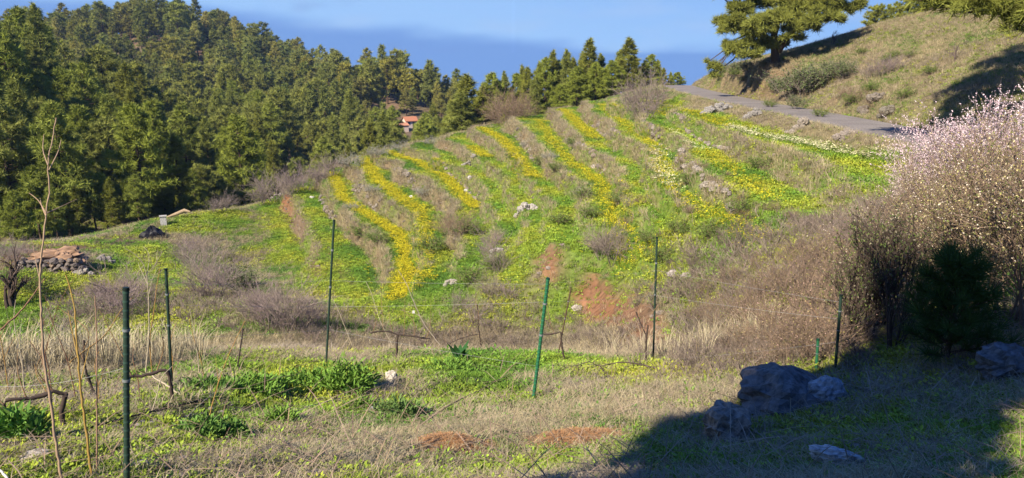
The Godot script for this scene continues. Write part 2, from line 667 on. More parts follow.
func pine_meshes(seed_n: int, h: float, rr: float, style: int, detail: float) -> Array:
	var r := RandomNumberGenerator.new()
	r.seed = seed_n
	var tr := MB.new()
	var cr := MB.new()
	var bend := Vector3(r.randfn(), 0, r.randfn()) * h * 0.012
	var hue := Color(PINE.r, PINE.g * r.randf_range(0.97, 1.08), PINE.b * r.randf_range(0.8, 1.3)) * r.randf_range(0.8, 1.15)
	var tp := PackedVector3Array()
	var rad := PackedFloat32Array()
	for i in 6:
		var t := i / 5.0
		tp.append(Vector3(0, h * t * 0.97 - 0.4 * (1.0 - t), 0) + bend * sin(t * 3.0))
		rad.append(h * 0.019 * (1.0 - t) + 0.015)
	tr.tube(tp, rad, 7, BARK)
	var base := 0.12 if style == 0 else (0.34 if style == 1 else 0.22)
	var nb := int((34.0 if style == 0 else 30.0) * detail * h / 10.0)
	for i in nb:
		var t := (i + r.randf()) / nb
		var y := h * lerpf(base, 0.97, t)
		var prof := pow(1.0 - t, 0.75) * (0.55 + 0.45 * smoothstep(0.0, 0.15, t)) + 0.06
		if style == 1:
			prof = sqrt(maxf(0.02, 1.0 - pow(t * 1.35 - 0.42, 2.0) / 0.9)) * 0.95
		elif style == 2:
			prof = pow(1.0 - t * t, 0.8) * 0.85 + 0.08
		var az := i * 2.39996 + r.randf_range(-0.5, 0.5)
		var len := rr * prof * r.randf_range(0.6, 1.15)
		var o := Vector3(cos(az), 0, sin(az))
		var rise := r.randf_range(0.0, 0.45) if style != 0 else r.randf_range(0.1, 0.6)
		var p0 := Vector3(0, y, 0) + bend * sin(y / h * 3.0)
		var p2 := p0 + (o + Vector3.UP * rise).normalized() * len
		var p1 := p0.lerp(p2, 0.5) - Vector3.UP * len * 0.06
		tr.tube(PackedVector3Array([p0, p1, p2]), PackedFloat32Array([0.05 * h / 10.0, 0.03, 0.012]), 3, BARK)
		var tone := shade(hue, r.randf_range(0.8, 1.2))
		var nc := 2 + int(len * 2.3 * detail)
		for k in nc:
			var f := lerpf(0.35, 1.02, (k + r.randf()) / nc)
			var side := Vector3(-o.z, 0, o.x) * r.randfn() * len * 0.2 * f
			var c := p0.lerp(p2, f) + side + Vector3.UP * r.randf_range(-0.1, 0.3)
			needles(cr, r, c, (o + side.normalized() * 0.5).normalized(), r.randf_range(0.55, 0.85) * (1.0 if detail < 1.3 else 0.85), 28 if detail < 1.3 else 36, 0.055 if detail < 1.3 else 0.034, tone)
	for k in 4:
		needles(cr, r, Vector3(0, h * (0.93 + 0.02 * k), 0) + bend * 0.1, Vector3.UP, 0.45, 12, 0.06, PINE)
	return [tr.mesh(), cr.mesh()]

func blob_pine(seed_n: int, trunk: Array, blobs: Array, size: float, wid: float, per: float, limb_r := 0.09) -> Array:
	# an open old pine: trunk polylines [[points], r0, r1], foliage masses [centre, radius], a limb to each
	var r := RandomNumberGenerator.new()
	r.seed = seed_n
	var tr := MB.new()
	var cr := MB.new()
	for t in trunk:
		var pts := PackedVector3Array(t[0])
		var rad := PackedFloat32Array()
		for i in pts.size():
			rad.append(lerpf(t[1], t[2], i / float(pts.size() - 1)))
		tr.tube(pts, rad, 9, BARK)
	for b in blobs:
		var c: Vector3 = b[0]
		var best := Vector3.ZERO
		var bd := 1e9
		for t in trunk:
			for q in t[0].size() - 1:
				var near: Vector3 = Geometry3D.get_closest_point_to_segment(c - Vector3.UP * b[1] * 0.8, t[0][q], t[0][q + 1])
				if near.distance_to(c) < bd:
					bd = near.distance_to(c)
					best = near
		var mid := best.lerp(c, 0.55) + rdir(r) * bd * 0.08
		tr.tube(PackedVector3Array([best, mid, c]), PackedFloat32Array([limb_r, limb_r * 0.6, 0.02]), 5, BARK)
		var n: int = int(per * b[1] * b[1])
		for i in n:
			var d := rdir(r)
			if d.y < -0.3:
				d.y *= -0.6
			var q: Vector3 = c + Vector3(d.x, d.y * 0.7, d.z) * b[1] * pow(r.randf(), 0.4)
			if i % 4 == 0:
				tr.tube(PackedVector3Array([mid.lerp(c, r.randf()), q]), PackedFloat32Array([0.02, 0.008]), 3, BARK)
			needles(cr, r, q, d, size * r.randf_range(0.7, 1.15), 30, wid, shade(PINE, r.randf_range(0.55, 1.0)))
	return [tr.mesh(), cr.mesh()]

# ---------------------------------------------------------------- stage

func make_sky() -> ImageTexture:
	var w := 1024
	var h := 512
	var d := PackedByteArray()
	d.resize(w * h * 3)
	var n := FastNoiseLite.new()
	n.seed = 3
	n.frequency = 0.055
	n.fractal_octaves = 4
	for j in h:
		var el := 90.0 - 180.0 * (j + 0.5) / h
		for i in w:
			var az := 360.0 * (i + 0.5) / w
			if az > 180.0:
				az -= 360.0
			var zen := Color(0.30, 0.50, 0.84).lerp(Color(0.21, 0.40, 0.76), smoothstep(8.0, 60.0, el))
			var air := Color(0.57, 0.72, 0.90)
			var lowc := Color(0.44, 0.585, 0.815)
			var fold := az if absf(az) < 90.0 else signf(az) * (180.0 - absf(az))
			var edge := 0.9 - fold * 0.075 + n.get_noise_2d(az * 0.6, 5.0) * 0.9
			var c := air.lerp(zen, smoothstep(0.0, 22.0, el - edge + fold * 0.14))
			var nn := n.get_noise_2d(az * 1.2, el * 7.0)
			c = c.lerp(Color(0.6, 0.72, 0.88), clampf(nn * 1.4, 0.0, 0.5) * (1.0 - smoothstep(3.0, 14.0, el)))
			c = lowc.lerp(c, smoothstep(-0.5, 0.7, el - edge + nn * 0.7))
			var puff := smoothstep(0.15, 0.5, n.get_noise_2d(az * 0.9 + 400.0, el * 4.0)) * (1.0 - smoothstep(0.6, 2.6, absf(el - edge)))
			c = c.lerp(Color(0.45, 0.54, 0.72), puff * 0.7)
			if el < 0.0:
				c = Color(0.44, 0.585, 0.815)
			var k := (j * w + i) * 3
			d[k] = int(c.r * 255.0)
			d[k + 1] = int(c.g * 255.0)
			d[k + 2] = int(c.b * 255.0)
	var im := Image.create_from_data(w, h, false, Image.FORMAT_RGB8, d)
	im.resize(2048, 1024, Image.INTERPOLATE_CUBIC)
	return ImageTexture.create_from_image(im)

func stage() -> void:
	var cam := Camera3D.new()
	cam.name = "camera"
	cam.fov = rad_to_deg(2.0 * atan(239.0 / F))
	cam.rotation_degrees.x = -PITCH
	cam.near = 0.1
	cam.far = 2000.0
	add_child(cam)
	var env := Environment.new()
	env.background_mode = Environment.BG_SKY
	var sky := Sky.new()
	var sm := PanoramaSkyMaterial.new()
	sm.panorama = make_sky()
	sky.sky_material = sm
	env.sky = sky
	env.tonemap_mode = Environment.TONE_MAPPER_LINEAR
	env.tonemap_exposure = 2.12
	env.background_energy_multiplier = 0.58
	env.fog_enabled = true
	env.fog_density = 0.00016
	env.fog_light_color = Color(0.62, 0.75, 0.95)
	env.sdfgi_enabled = true
	env.ssao_enabled = true
	env.ssil_enabled = true
	var we := WorldEnvironment.new()
	we.name = "world_environment"
	we.environment = env
	add_child(we)
	var sun := DirectionalLight3D.new()
	sun.name = "sun"
	sun.light_energy = 1.6
	sun.light_color = Color(1.0, 0.955, 0.87)
	sun.light_angular_distance = 0.5
	sun.shadow_enabled = true
	add_child(sun)
	sun.look_at_from_position(SUN * 10.0, Vector3.ZERO)

func setup() -> void:
	rng.seed = 11
	noise_a.seed = 1
	noise_a.frequency = 0.12
	noise_b.seed = 2
	noise_b.frequency = 0.55
	noise_c.seed = 7
	noise_c.frequency = 0.9
	noise_c.fractal_octaves = 3
	M.ground = grain_mat(21, 0.55, 1.3, 0.35, 1.0, 6.0)
	M.far = grain_mat(22, 0.6, 1.25, 0.05, 1.0)
	M.road = grain_mat(23, 0.7, 1.2, 0.8, 0.9)
	M.rock = grain_mat(24, 0.5, 1.35, 1.3, 0.95, 5.0)
	M.rock.uv1_world_triplanar = false
	M.grass = veg_mat(0.5)
	M.straw = veg_mat(0.35)
	M.flower = veg_mat(0.4)
	M.leaf = veg_mat(0.35)
	M.needle = veg_mat(0.3)
	M.wood = veg_mat(0.0, 0.9)
	M.paint = veg_mat(0.0, 0.45)

func zones() -> void:
	for a in [yel, wht, dry, bare, lush, scrub]:
		a.resize(NX * NZ)
	# the road bed
	var bed := PackedFloat32Array()
	bed.resize(NX * NZ)
	bed = stroke(bed, road_line(), 2.7, 1.0, 0.6)
	for j in NZ:
		for i in range(280, 360):
			var k := j * NX + i
			if bed[k] > 0.0:
				H[k] = lerpf(H[k], road_h(Z0 + j * DX) - 0.03, minf(1.0, bed[k] * 1.2))
	# flowers along the terrace treads
	yel = stroke(yel, strip_line(2), 0.48, 1.0, 0.2)
	yel = stroke(yel, strip_line(3, 0, 3), 0.55, 1.0, 0.3)
	yel = stroke(yel, strip_line(3, 3, 6), 0.4, 0.55, 0.3)
	yel = stroke(yel, strip_line(4, 0, 4), 0.48, 1.0, 0.25)
	yel = stroke(yel, strip_line(6, 1, 2), 0.6, 0.9, 0.3)
	yel = stroke(yel, strip_line(7, 0, 3), 0.5, 0.9, 0.3)
	yel = stroke(yel, strip_line(8), 0.45, 0.48, 0.35)
	yel = stroke(yel, strip_line(9, 0, 2), 0.5, 0.8, 0.3)
	yel = stroke(yel, strip_line(10, 0, 2), 0.45, 0.45, 0.35)
	yel = stroke(yel, strip_line(10, 2, 8), 0.42, 0.3, 0.35)
	yel = stroke(yel, strip_line(11, 2, 5), 0.4, 0.26, 0.35)
	yel = stroke(yel, strip_line(12, 0, 2), 0.45, 0.5, 0.3)
	wht = stroke(wht, strip_line(10, 2, 4), 0.5, 0.18, 0.4)
	wht = stroke(wht, strip_line(12, 2, 6), 0.25, 0.7, 0.2)
	wht = stroke(wht, strip_line(11, 1, 2), 0.4, 0.1, 0.3)
	# fresh green
	for l in [[[150,243, 163,258, 172,290, 176,325], 1.3], [[20,285, 60,300, 90,280], 2.2], [[0,320, 40,330], 2.0], [[100,245, 110,252], 2.0], [[190,228, 225,215], 2.0], [[560,312, 600,330], 1.2],
		[[400,160, 455,170, 490,190, 500,215], 1.0], [[505,200, 540,215, 520,250], 2.0], [[650,108, 740,140, 850,175], 1.8], [[570,365, 700,372], 0.8], [[200,385, 330,372], 0.9], [[420,362, 520,358], 0.7], [[690,160, 760,190], 1.0], [[700,132, 780,160, 850,182], 1.4], [[560,195, 590,230, 600,250], 1.2], [[535,185, 545,215, 548,245], 1.2], [[640,215, 660,240, 690,262], 1.2], [[700,225, 740,250, 770,262], 1.0], [[620,175, 640,200], 0.8], [[330,290, 380,310, 440,300], 1.6], [[130,262, 140,300, 150,325], 1.6], [[300,250, 320,285], 1.2], [[0,445, 100,425], 0.5], [[140,432, 300,418], 0.45], [[150,472, 260,468], 0.4], [[320,415, 440,410], 0.4], [[420,470, 520,465], 0.5], [[40,465, 140,455], 0.6], [[140,446, 280,432], 0.5], [[300,470, 420,460], 0.4], [[960,445, 1020,455], 0.6], [[780,430, 900,425, 1000,425], 0.7], [[640,455, 760,450], 0.5]]:
		lush = stroke(lush, pix_line(l[0]), l[1], 1.0, 0.6)
	for n in 13:
		lush = stroke(lush, strip_line(n), 0.9, 0.9, 0.5)
	# bare earth
	for l in [[[588,294, 640,324, 690,352], 0.6, 0.95], [[545,258, 552,270], 0.5, 0.9], [[284,200, 292,220, 303,240], 0.55, 0.9], [[310,255, 318,275], 0.5, 0.7], [[300,222, 330,255, 352,285], 0.35, 0.6], [[20,262, 60,248, 120,240], 1.5, 0.8], [[120,238, 150,238], 1.4, 0.6], [[158,262, 166,300, 172,330], 0.25, 0.8],
		[[720,92, 770,84, 800,92], 1.3, 0.55], [[745,100, 800,100], 0.8, 0.5], [[30,440, 200,410, 310,392], 0.4, 0.8], [[330,394, 470,378], 0.3, 0.75], [[480,396, 320,402], 0.5, 0.6], [[960,470, 1000,470], 0.25, 0.8], [[545,440, 605,432], 0.32, 1.0], [[425,445, 470,442], 0.28, 1.0], [[140,455, 300,440], 0.6, 0.6], [[180,475, 300,470], 0.5, 0.5], [[815,450, 858,472], 0.12, 1.0], [[385,386, 397,386], 0.16, 1.0]]:
		bare = stroke(bare, pix_line(l[0]), l[1], l[2], 0.4)
	# dry grass and scrub
	for l in [[[180,352, 300,345, 450,342, 560,345, 700,348], 1.1, 1.0], [[250,460, 330,450, 420,440, 520,420, 640,400, 720,395], 0.8, 0.66], [[300,425, 400,440], 0.5, 0.6], [[10,405, 110,395, 200,380], 0.5, 0.6], [[0,372, 110,362, 200,352], 1.0, 1.0], [[780,400, 900,388, 1010,395], 0.9, 0.5], [[700,440, 900,455], 0.6, 0.35], [[170,238, 190,243], 1.4, 0.9], [[560,340, 620,345], 1.0, 0.8], [[690,104, 740,114, 800,128, 850,139, 890,149], 0.7, 0.95]]:
		dry = stroke(dry, pix_line(l[0]), l[1], l[2], 0.5)
	for l in [[[190,300, 240,310, 310,320], 2.5, 0.5], [[120,295, 110,310], 2.0, 0.6], [[310,310, 350,335, 470,330, 520,335], 1.2, 0.45], [[690,285, 740,305, 800,335], 2.2, 0.9], [[770,270, 850,300], 2.0, 0.9], [[870,225, 930,235], 2.5, 0.8], [[700,330, 780,350], 1.6, 1.0], [[560,330, 680,350], 0.6, 0.5]]:
		scrub = stroke(scrub, pix_line(l[0]), l[1], l[2], 1.0)

func fields_at(k: int, x: float, z: float) -> Array:
	# [flowers, white flowers, dry, bare, lush, scrub] with noise
	var na := noise_a.get_noise_2d(x * 2.2, z * 2.2)
	var nb := noise_b.get_noise_2d(x * 1.3 + 50.0, z * 1.3)
	var d := dry[k]
	var m := mask[k]
	d = maxf(d, m * clampf(riser[k] * (0.85 + nb * 0.6 + na * 0.9), 0.0, 1.0) * (1.0 - lush[k] * 0.25))
	d = maxf(d, m * clampf(na * 1.3 + nb * 0.5 - 0.22, 0.0, 0.4) * (1.0 - lush[k]))
	var dd := x * x + z * z
	if m < 0.5:
		d = maxf(d, clampf((0.3 if dd > 256.0 else 0.16) + na * 1.2 + nb * 0.5, 0.0, 0.85) * (1.0 - lush[k] * 0.85))
	if x > 17.0:
		d = maxf(d, 0.74 + na * 0.6)
	var b := maxf(bare[k] if x < 17.0 else maxf(bare[k], clampf(na * 1.2 + nb * 0.6 - 0.15, 0.0, 0.6)), clampf((nb - 0.32) * 1.6, 0.0, 0.6) * (1.0 - lush[k] * 0.8))
	b = maxf(b, m * clampf((riser[k] - 0.6) * 0.9 + na * 0.9 - 0.1, 0.0, 0.45))
	return [yel[k], wht[k], d, b, lush[k], scrub[k]]

func ground_color(f: Array, x: float, z: float) -> Color:
	var t := noise_c.get_noise_2d(x, z)
	var q := noise_a.get_noise_2d(x * 0.5 + 90.0, z * 0.5)
	var earth := Color(0.155, 0.108, 0.072).lerp(Color(0.25, 0.115, 0.058), clampf(0.35 + q * 1.6, 0.0, 1.0) * (1.0 if f[3] > 0.7 else 0.25))
	if x * x + z * z < 196.0:
		earth = Color(0.115, 0.088, 0.066)
	var green := Color(0.115, 0.17, 0.03).lerp(Color(0.08, 0.13, 0.025), 0.5 + t)
	var c := green.lerp(Color(0.21, 0.17, 0.095), clampf(f[2], 0.0, 1.0))
	c = c.lerp(Color(0.13, 0.2, 0.03), f[4] * 0.7)
	c = c.lerp(Color(0.30, 0.27, 0.03), f[0] * 0.6)
	c = c.lerp(Color(0.15, 0.115, 0.085), f[5] * 0.6)
	c = c.lerp(earth, clampf(f[3] * 1.1, 0.0, 1.0))
	return shade(c, 1.0 + t * 0.35)

func build_ground() -> void:
	var v := PackedVector3Array()
	var n := PackedVector3Array()
	var c := PackedColorArray()
	var ix := PackedInt32Array()
	v.resize(NX * NZ)
	n.resize(NX * NZ)
	c.resize(NX * NZ)
	for j in NZ:
		for i in NX:
			var k := j * NX + i
			var x := X0 + i * DX
			var z := Z0 + j * DX
			v[k] = Vector3(x, H[k], z)
			var l := H[k - 1] if i > 0 else H[k]
			var r := H[k + 1] if i < NX - 1 else H[k]
			var u := H[k - NX] if j > 0 else H[k]
			var d := H[k + NX] if j < NZ - 1 else H[k]
			n[k] = Vector3(l - r, 2.0 * DX, u - d).normalized()
			c[k] = ground_color(fields_at(k, x, z), x, z)
	for j in NZ - 1:
		for i in NX - 1:
			var k := j * NX + i
			ix.append(k); ix.append(k + 1); ix.append(k + NX + 1)
			ix.append(k); ix.append(k + NX + 1); ix.append(k + NX)
	var a := []
	a.resize(Mesh.ARRAY_MAX)
	a[Mesh.ARRAY_VERTEX] = v
	a[Mesh.ARRAY_NORMAL] = n
	a[Mesh.ARRAY_COLOR] = c
	a[Mesh.ARRAY_INDEX] = ix
	var m := ArrayMesh.new()
	m.add_surface_from_arrays(Mesh.PRIMITIVE_TRIANGLES, a)
	var o := obj("terrain", m, M.ground)
	tag(o, "terraced valley slope with grass, dry earth and benches", "hillside", "", "structure")

func build_far() -> void:
	var p := far_points()
	var w := solve_spline(p, 60.0)
	var px := PackedFloat32Array()
	var pz := PackedFloat32Array()
	for q in p:
		px.append(q.x)
		pz.append(q.z)
	FH.resize(FNX * FNZ)
	for j in FNZ:
		for i in FNX:
			var x := FX0 + i * FD
			var z := FZ0 + j * FD
			FH[j * FNX + i] = eval_spline(p, w, x, z, px, pz) + noise_a.get_noise_2d(x * 0.25, z * 0.25) * 2.0
	for j in FNZ:
		for i in FNX:
			var x := FX0 + i * FD
			var z := FZ0 + j * FD
			var nx := clampf(x, X0, 63.5)
			var nz := clampf(z, Z0, 1.0)
			var off := Vector2(x - nx, z - nz).length()
			if off < 45.0:
				FH[j * FNX + i] = lerpf(hgt(nx, nz) - 0.4, FH[j * FNX + i], smoothstep(0.0, 45.0, off))
	var v := PackedVector3Array()
	var n := PackedVector3Array()
	var c := PackedColorArray()
	var ix := PackedInt32Array()
	for j in FNZ:
		for i in FNX:
			var k := j * FNX + i
			var x := FX0 + i * FD
			var z := FZ0 + j * FD
			var y := FH[k]
			if x > X0 - 1.0 and x < 64.0 and z > Z0 - 1.0:
				y = minf(y, hgt(clampf(x, X0, 63.9), maxf(z, Z0)) - 1.5)
			v.append(Vector3(x, y, z))
			n.append(Vector3(FH[maxi(k - 1, 0)] - FH[mini(k + 1, FH.size() - 1)], 2.0 * FD, FH[maxi(k - FNX, 0)] - FH[mini(k + FNX, FH.size() - 1)]).normalized())
			var t := noise_a.get_noise_2d(x * 0.4, z * 0.4)
			var col := Color(0.13, 0.105, 0.06).lerp(Color(0.2, 0.13, 0.085), clampf(0.4 + t * 1.5, 0.0, 1.0))
			c.append(col)
	for j in FNZ - 1:
		for i in FNX - 1:
			var k := j * FNX + i
			for q in [k, k + 1, k + FNX + 1, k, k + FNX + 1, k + FNX]:
				ix.append(q)
	var a := []
	a.resize(Mesh.ARRAY_MAX)
	a[Mesh.ARRAY_VERTEX] = v
	a[Mesh.ARRAY_NORMAL] = n
	a[Mesh.ARRAY_COLOR] = c
	a[Mesh.ARRAY_INDEX] = ix
	var m := ArrayMesh.new()
	m.add_surface_from_arrays(Mesh.PRIMITIVE_TRIANGLES, a)
	tag(obj("far_hills", m, M.far), "brown earth of the wooded hills across the valley", "hills", "", "structure")

func build_road() -> void:
	var mb := MB.new()
	var c := road_line()
	var offs := [-1.85, -1.75, -0.9, 0.0, 0.9, 1.75, 1.85]
	var cols := []
	for o in offs:
		cols.append(road_line(o))
	cols[3] = c
	for i in c.size() - 1:
		for k in offs.size() - 1:
			var q := []
			for w in [[k, i], [k + 1, i], [k + 1, i + 1], [k, i + 1]]:
				var p: Vector2 = cols[w[0]][w[1]]
				var y: float = road_h(p.y) + 0.05 - absf(offs[w[0]]) * 0.015
				if w[0] == 0 or w[0] == 6:
					y -= 0.12
				q.append(Vector3(p.x, y, p.y))
			var t := 1.0 + noise_c.get_noise_2d(c[i].x * 0.3 + k * 7.0, c[i].y * 0.5) * 0.25
			mb.quad(q[0], q[1], q[2], q[3], shade(Color(0.21, 0.185, 0.165), t))
	tag(obj("road", mb.mesh(), M.road), "narrow grey asphalt road climbing past the terraces", "road", "", "structure")

# ---------------------------------------------------------------- ground cover

var bins := {}

func put(kind: String, p: Vector3, s: float, sy: float, col: Color) -> void:
	if not bins.has(kind):
		bins[kind] = PackedFloat32Array()
	var a := rng.randf() * TAU
	var ca := cos(a) * s
	var sa := sin(a) * s
	bins[kind].append_array(PackedFloat32Array([ca, 0.0, sa, p.x, 0.0, s * sy, 0.0, p.y, -sa, 0.0, ca, p.z, col.r, col.g, col.b, 1.0]))

func cover() -> void:
	var fresh := Color(0.27, 0.35, 0.04)
	var deep := Color(0.115, 0.185, 0.028)
	var straw := Color(0.36, 0.3, 0.18)
	var greyd := Color(0.25, 0.205, 0.16)
	for j in NZ:
		for i in NX:
			var x := X0 + i * DX
			var z := Z0 + j * DX
			var k := j * NX + i
			var d := Vector2(x, z).length()
			if d < 3.5 or d > 94.0:
				continue
			var s := proj(Vector3(x, H[k] + 0.1, z))
			if s.x < -140 or s.x > 1164 or s.y > 620:
				continue
			if absf(x - 16.3) < 4.0 and z < -14.0 and z > -97.0:
				var rp := 16.3
				for q in range(0, ROAD.size() - 2, 2):
					if z <= ROAD[q + 1] and z > ROAD[q + 3]:
						rp = lerpf(ROAD[q], ROAD[q + 2], (ROAD[q + 1] - z) / (ROAD[q + 1] - ROAD[q + 3]))
				if absf(x - rp) < 1.85:
					continue
			var dens := 700.0 if d < 8.5 else (380.0 if d < 14.5 else (130.0 if d < 24.0 else (105.0 if d < 45.0 else 68.0)))
			var lod := 0.5 if d < 8.5 else (0.68 if d < 14.5 else (1.0 if d < 24.0 else (1.05 if d < 45.0 else 1.2)))
			var f := fields_at(k, x, z)
			var cnt: float = dens * DX * DX * (1.0 + f[0] * (0.8 if d > 20.0 else 0.0))
			var num := int(cnt) + (1 if rng.randf() < cnt - int(cnt) else 0)
			var hue := noise_a.get_noise_2d(x * 1.4 - 30.0, z * 1.4)
			for q in num:
				var px := x + rng.randf_range(0.0, DX)
				var pz := z + rng.randf_range(0.0, DX)
				var p := on(px, pz)
				if rng.randf() < f[3] * 0.9:
					if d < 16.0 and rng.randf() < 0.12:
						put("pebble%d" % (rng.randi() % 2), p, rng.randf_range(0.3, 1.0), 0.7, shade(Color(0.24, 0.21, 0.18), rng.randf_range(0.6, 1.4)))
					elif d > 18.0 and d < 75.0 and rng.randf() < 0.008 + 0.04 * riser[k]:
						put("pebble%d" % (rng.randi() % 2), p, rng.randf_range(1.0, 3.2), 0.8, shade(Color(0.22, 0.18, 0.15), rng.randf_range(0.7, 1.4)))
					continue
				var t := rng.randf_range(0.6, 1.45)
				if d < 14.0 and rng.randf() < 0.008:
					put("twigs%d" % (rng.randi() % 2), p + Vector3.UP * 0.03, rng.randf_range(0.6, 1.2), 0.6, shade(Color(0.22, 0.16, 0.11), t))
					continue
				if d > 11.8 and d < 17.0 and x < 7.0 and rng.randf() < dry[k] * (0.10 if hue < 0.0 else 0.2):
					put("stalk%d" % (rng.randi() % 2), p, rng.randf_range(0.5, 1.0), 1.0, shade(Color(0.42, 0.36, 0.24), t))
					continue
				if rng.randf() < f[0] * 0.66:
					put("yellow%d" % (rng.randi() % 2), p, minf(lod, 1.1) * rng.randf_range(0.6, 0.95), 1.0, Color(t, t, t))
					continue
				if rng.randf() < f[1] * 0.7:
					put("white0", p, lod * rng.randf_range(0.7, 1.1), 1.0, Color(t, t, t))
					continue
				if rng.randf() < f[5] * 0.14:
					put("scrub%d" % (rng.randi() % 2), p, lod * rng.randf_range(0.6, 1.3), 1.0, shade(greyd.lerp(Color(0.20, 0.15, 0.13), rng.randf()), t))
					continue
				if rng.randf() < f[2]:
					var cc := shade(straw.lerp(greyd, clampf(rng.randf() * 0.7 + hue, 0.0, 1.0)), t)
					if d < 16.0 and rng.randf() < 0.7:
						put("litter%d" % (rng.randi() % 2), p, lod * rng.randf_range(0.6, 1.1), 1.0, cc)
					else:
						put("dry%d" % (rng.randi() % 3), p, lod * rng.randf_range(0.5, 1.1) * (1.0 + 0.5 * riser[k]), rng.randf_range(0.6, 1.2), cc)
					continue
				var g := shade(deep.lerp(fresh, clampf(0.5 + hue * 1.3 + f[4] * 0.35 + rng.randf_range(-0.25, 0.25), 0.0, 1.0)), t)
				g.r *= 1.0 + clampf(hue * 0.6, -0.2, 0.3)
				if rng.randf() < 0.28 + 0.25 * hue:
					put("herb%d" % (rng.randi() % 2), p, lod * rng.randf_range(0.5, 1.1), 1.0, g)
				else:
					put("grass%d" % (rng.randi() % 3), p, lod * rng.randf_range(0.55, 1.1), rng.randf_range(0.7, 1.2), g)
				if mask[k] > 0.5 and rng.randf() < 0.015:
					put("yellow0", p, lod * 0.6, 1.0, Color(t, t, t))
	var ycol := Color(0.5, 0.425, 0.02)
	var gcol := Color(0.14, 0.22, 0.03)
	var kinds := {
		"grass0": [tuft(1, 15, 0.17, 0.09, 0.012, 0.7), M.grass], "grass1": [tuft(2, 12, 0.22, 0.08, 0.012, 0.9), M.grass], "grass2": [tuft(3, 16, 0.12, 0.11, 0.014, 1.0), M.grass],
		"dry0": [tuft(4, 16, 0.28, 0.08, 0.008, 1.3), M.straw], "dry1": [tuft(5, 12, 0.36, 0.07, 0.007, 1.1), M.straw], "dry2": [tuft(6, 18, 0.22, 0.11, 0.008, 1.1), M.straw],
		"litter0": [straw_mat_mesh(7, 16, 0.16, 0.42, 0.007), M.straw], "litter1": [straw_mat_mesh(8, 14, 0.2, 0.5, 0.007), M.straw],
		"yellow0": [flower_clump(9, 9, 0.26, 0.15, 0.028, ycol, gcol), M.flower], "yellow1": [flower_clump(10, 11, 0.3, 0.16, 0.025, ycol, gcol), M.flower],
		"white0": [flower_clump(11, 9, 0.26, 0.15, 0.03, Color(0.6, 0.56, 0.34), gcol), M.flower],
		"twigs0": [straw_mat_mesh(31, 5, 0.3, 0.75, 0.009), M.wood], "twigs1": [straw_mat_mesh(32, 4, 0.25, 0.95, 0.008), M.wood],
		"stalk0": [tuft(33, 16, 0.75, 0.12, 0.009, 0.55), M.straw], "stalk1": [tuft(34, 12, 0.95, 0.14, 0.009, 0.8), M.straw],
		"herb0": [leafy(12, 16, 0.13, 0.1, 0.08), M.grass], "herb1": [leafy(13, 12, 0.09, 0.12, 0.1), M.grass],
		"scrub0": [shrub_meshes(14, 0.6, 0.9, 7, 1, 5, 0.007, Color(1, 1, 1))[0], M.wood], "scrub1": [shrub_meshes(15, 0.5, 1.2, 8, 1, 5, 0.007, Color(1, 1, 1))[0], M.wood],
		"pebble0": [rock_mesh(16, Vector3(0.1, 0.07, 0.08), Color(1, 1, 1)), M.rock], "pebble1": [rock_mesh(17, Vector3(0.07, 0.05, 0.09), Color(1, 1, 1)), M.rock],
	}
	var said := {"twigs": ["pruned_twigs", "loose pruned twigs scattered over the weeds", "twigs"], "stalk": ["tall_dry_grass", "tall pale dead grass along the verge behind the posts", "dry grass"],
		"grass": ["meadow_grass", "short green grass growing over the slopes", "grass"], "dry": ["dry_grass", "pale dead grass standing on banks and verges", "dry grass"],
		"litter": ["straw_litter", "loose dead stems lying over the ground", "straw"], "yellow": ["yellow_flowers", "yellow wildflowers carpeting the terrace benches", "flowers"],
		"white": ["white_flowers", "whitish wildflowers edging the upper terraces", "flowers"], "herb": ["green_herbs", "low broad-leaved green weeds among the grass", "weeds"],
		"scrub": ["dry_scrub", "low grey-brown leafless scrub on the lower slopes", "scrub"], "pebble": ["pebbles", "small grey stones scattered on bare soil", "gravel"]}
	for s in said:
		var t := thing(said[s][0], said[s][1], said[s][2], Vector3.ZERO)
		t.set_meta("kind", "stuff")
		for kd in kinds:
			if kd.trim_suffix("0").trim_suffix("1").trim_suffix("2") != s or not bins.has(kd):
				continue
			var mm := MultiMesh.new()
			mm.transform_format = MultiMesh.TRANSFORM_3D
			mm.use_colors = true
			mm.mesh = kinds[kd][0]
			mm.instance_count = bins[kd].size() / 16
			mm.buffer = bins[kd]
			var o := MultiMeshInstance3D.new()
			o.name = said[s][0] + "_patch"
			o.multimesh = mm
			o.material_override = kinds[kd][1]
			o.set_meta("kind", "stuff")
			t.add_child(o, true)
	var total := 0
	for b in bins:
		total += bins[b].size() / 16
	print("ground cover copies: ", total)
	bins.clear()

# ---------------------------------------------------------------- woods

func ground_y(x: float, z: float) -> float:
	if x > X0 + 1.0 and x < 63.0 and z > Z0 + 1.0:
		return hgt(x, z)
	return fhgt(x, z)

func place_pine(variants: Array, r: RandomNumberGenerator, at: Vector3, h: float, label: String, group: String) -> void:
	var v: Array = variants[r.randi() % variants.size()]
	var size := "short " if h < 7.0 else ("tall " if h > 11.0 else "")
	var t := thing("pine_tree", size + ["slender ", "round-crowned ", "bushy "][v[4]] + label, "pine tree", at, r.randf() * TAU, group)
	var k: float = h / v[2]
	t.scale = Vector3(k * v[3], k, k * v[3])
	obj("trunk", v[0], M.wood, t)
	obj("crown", v[1], M.needle, t)

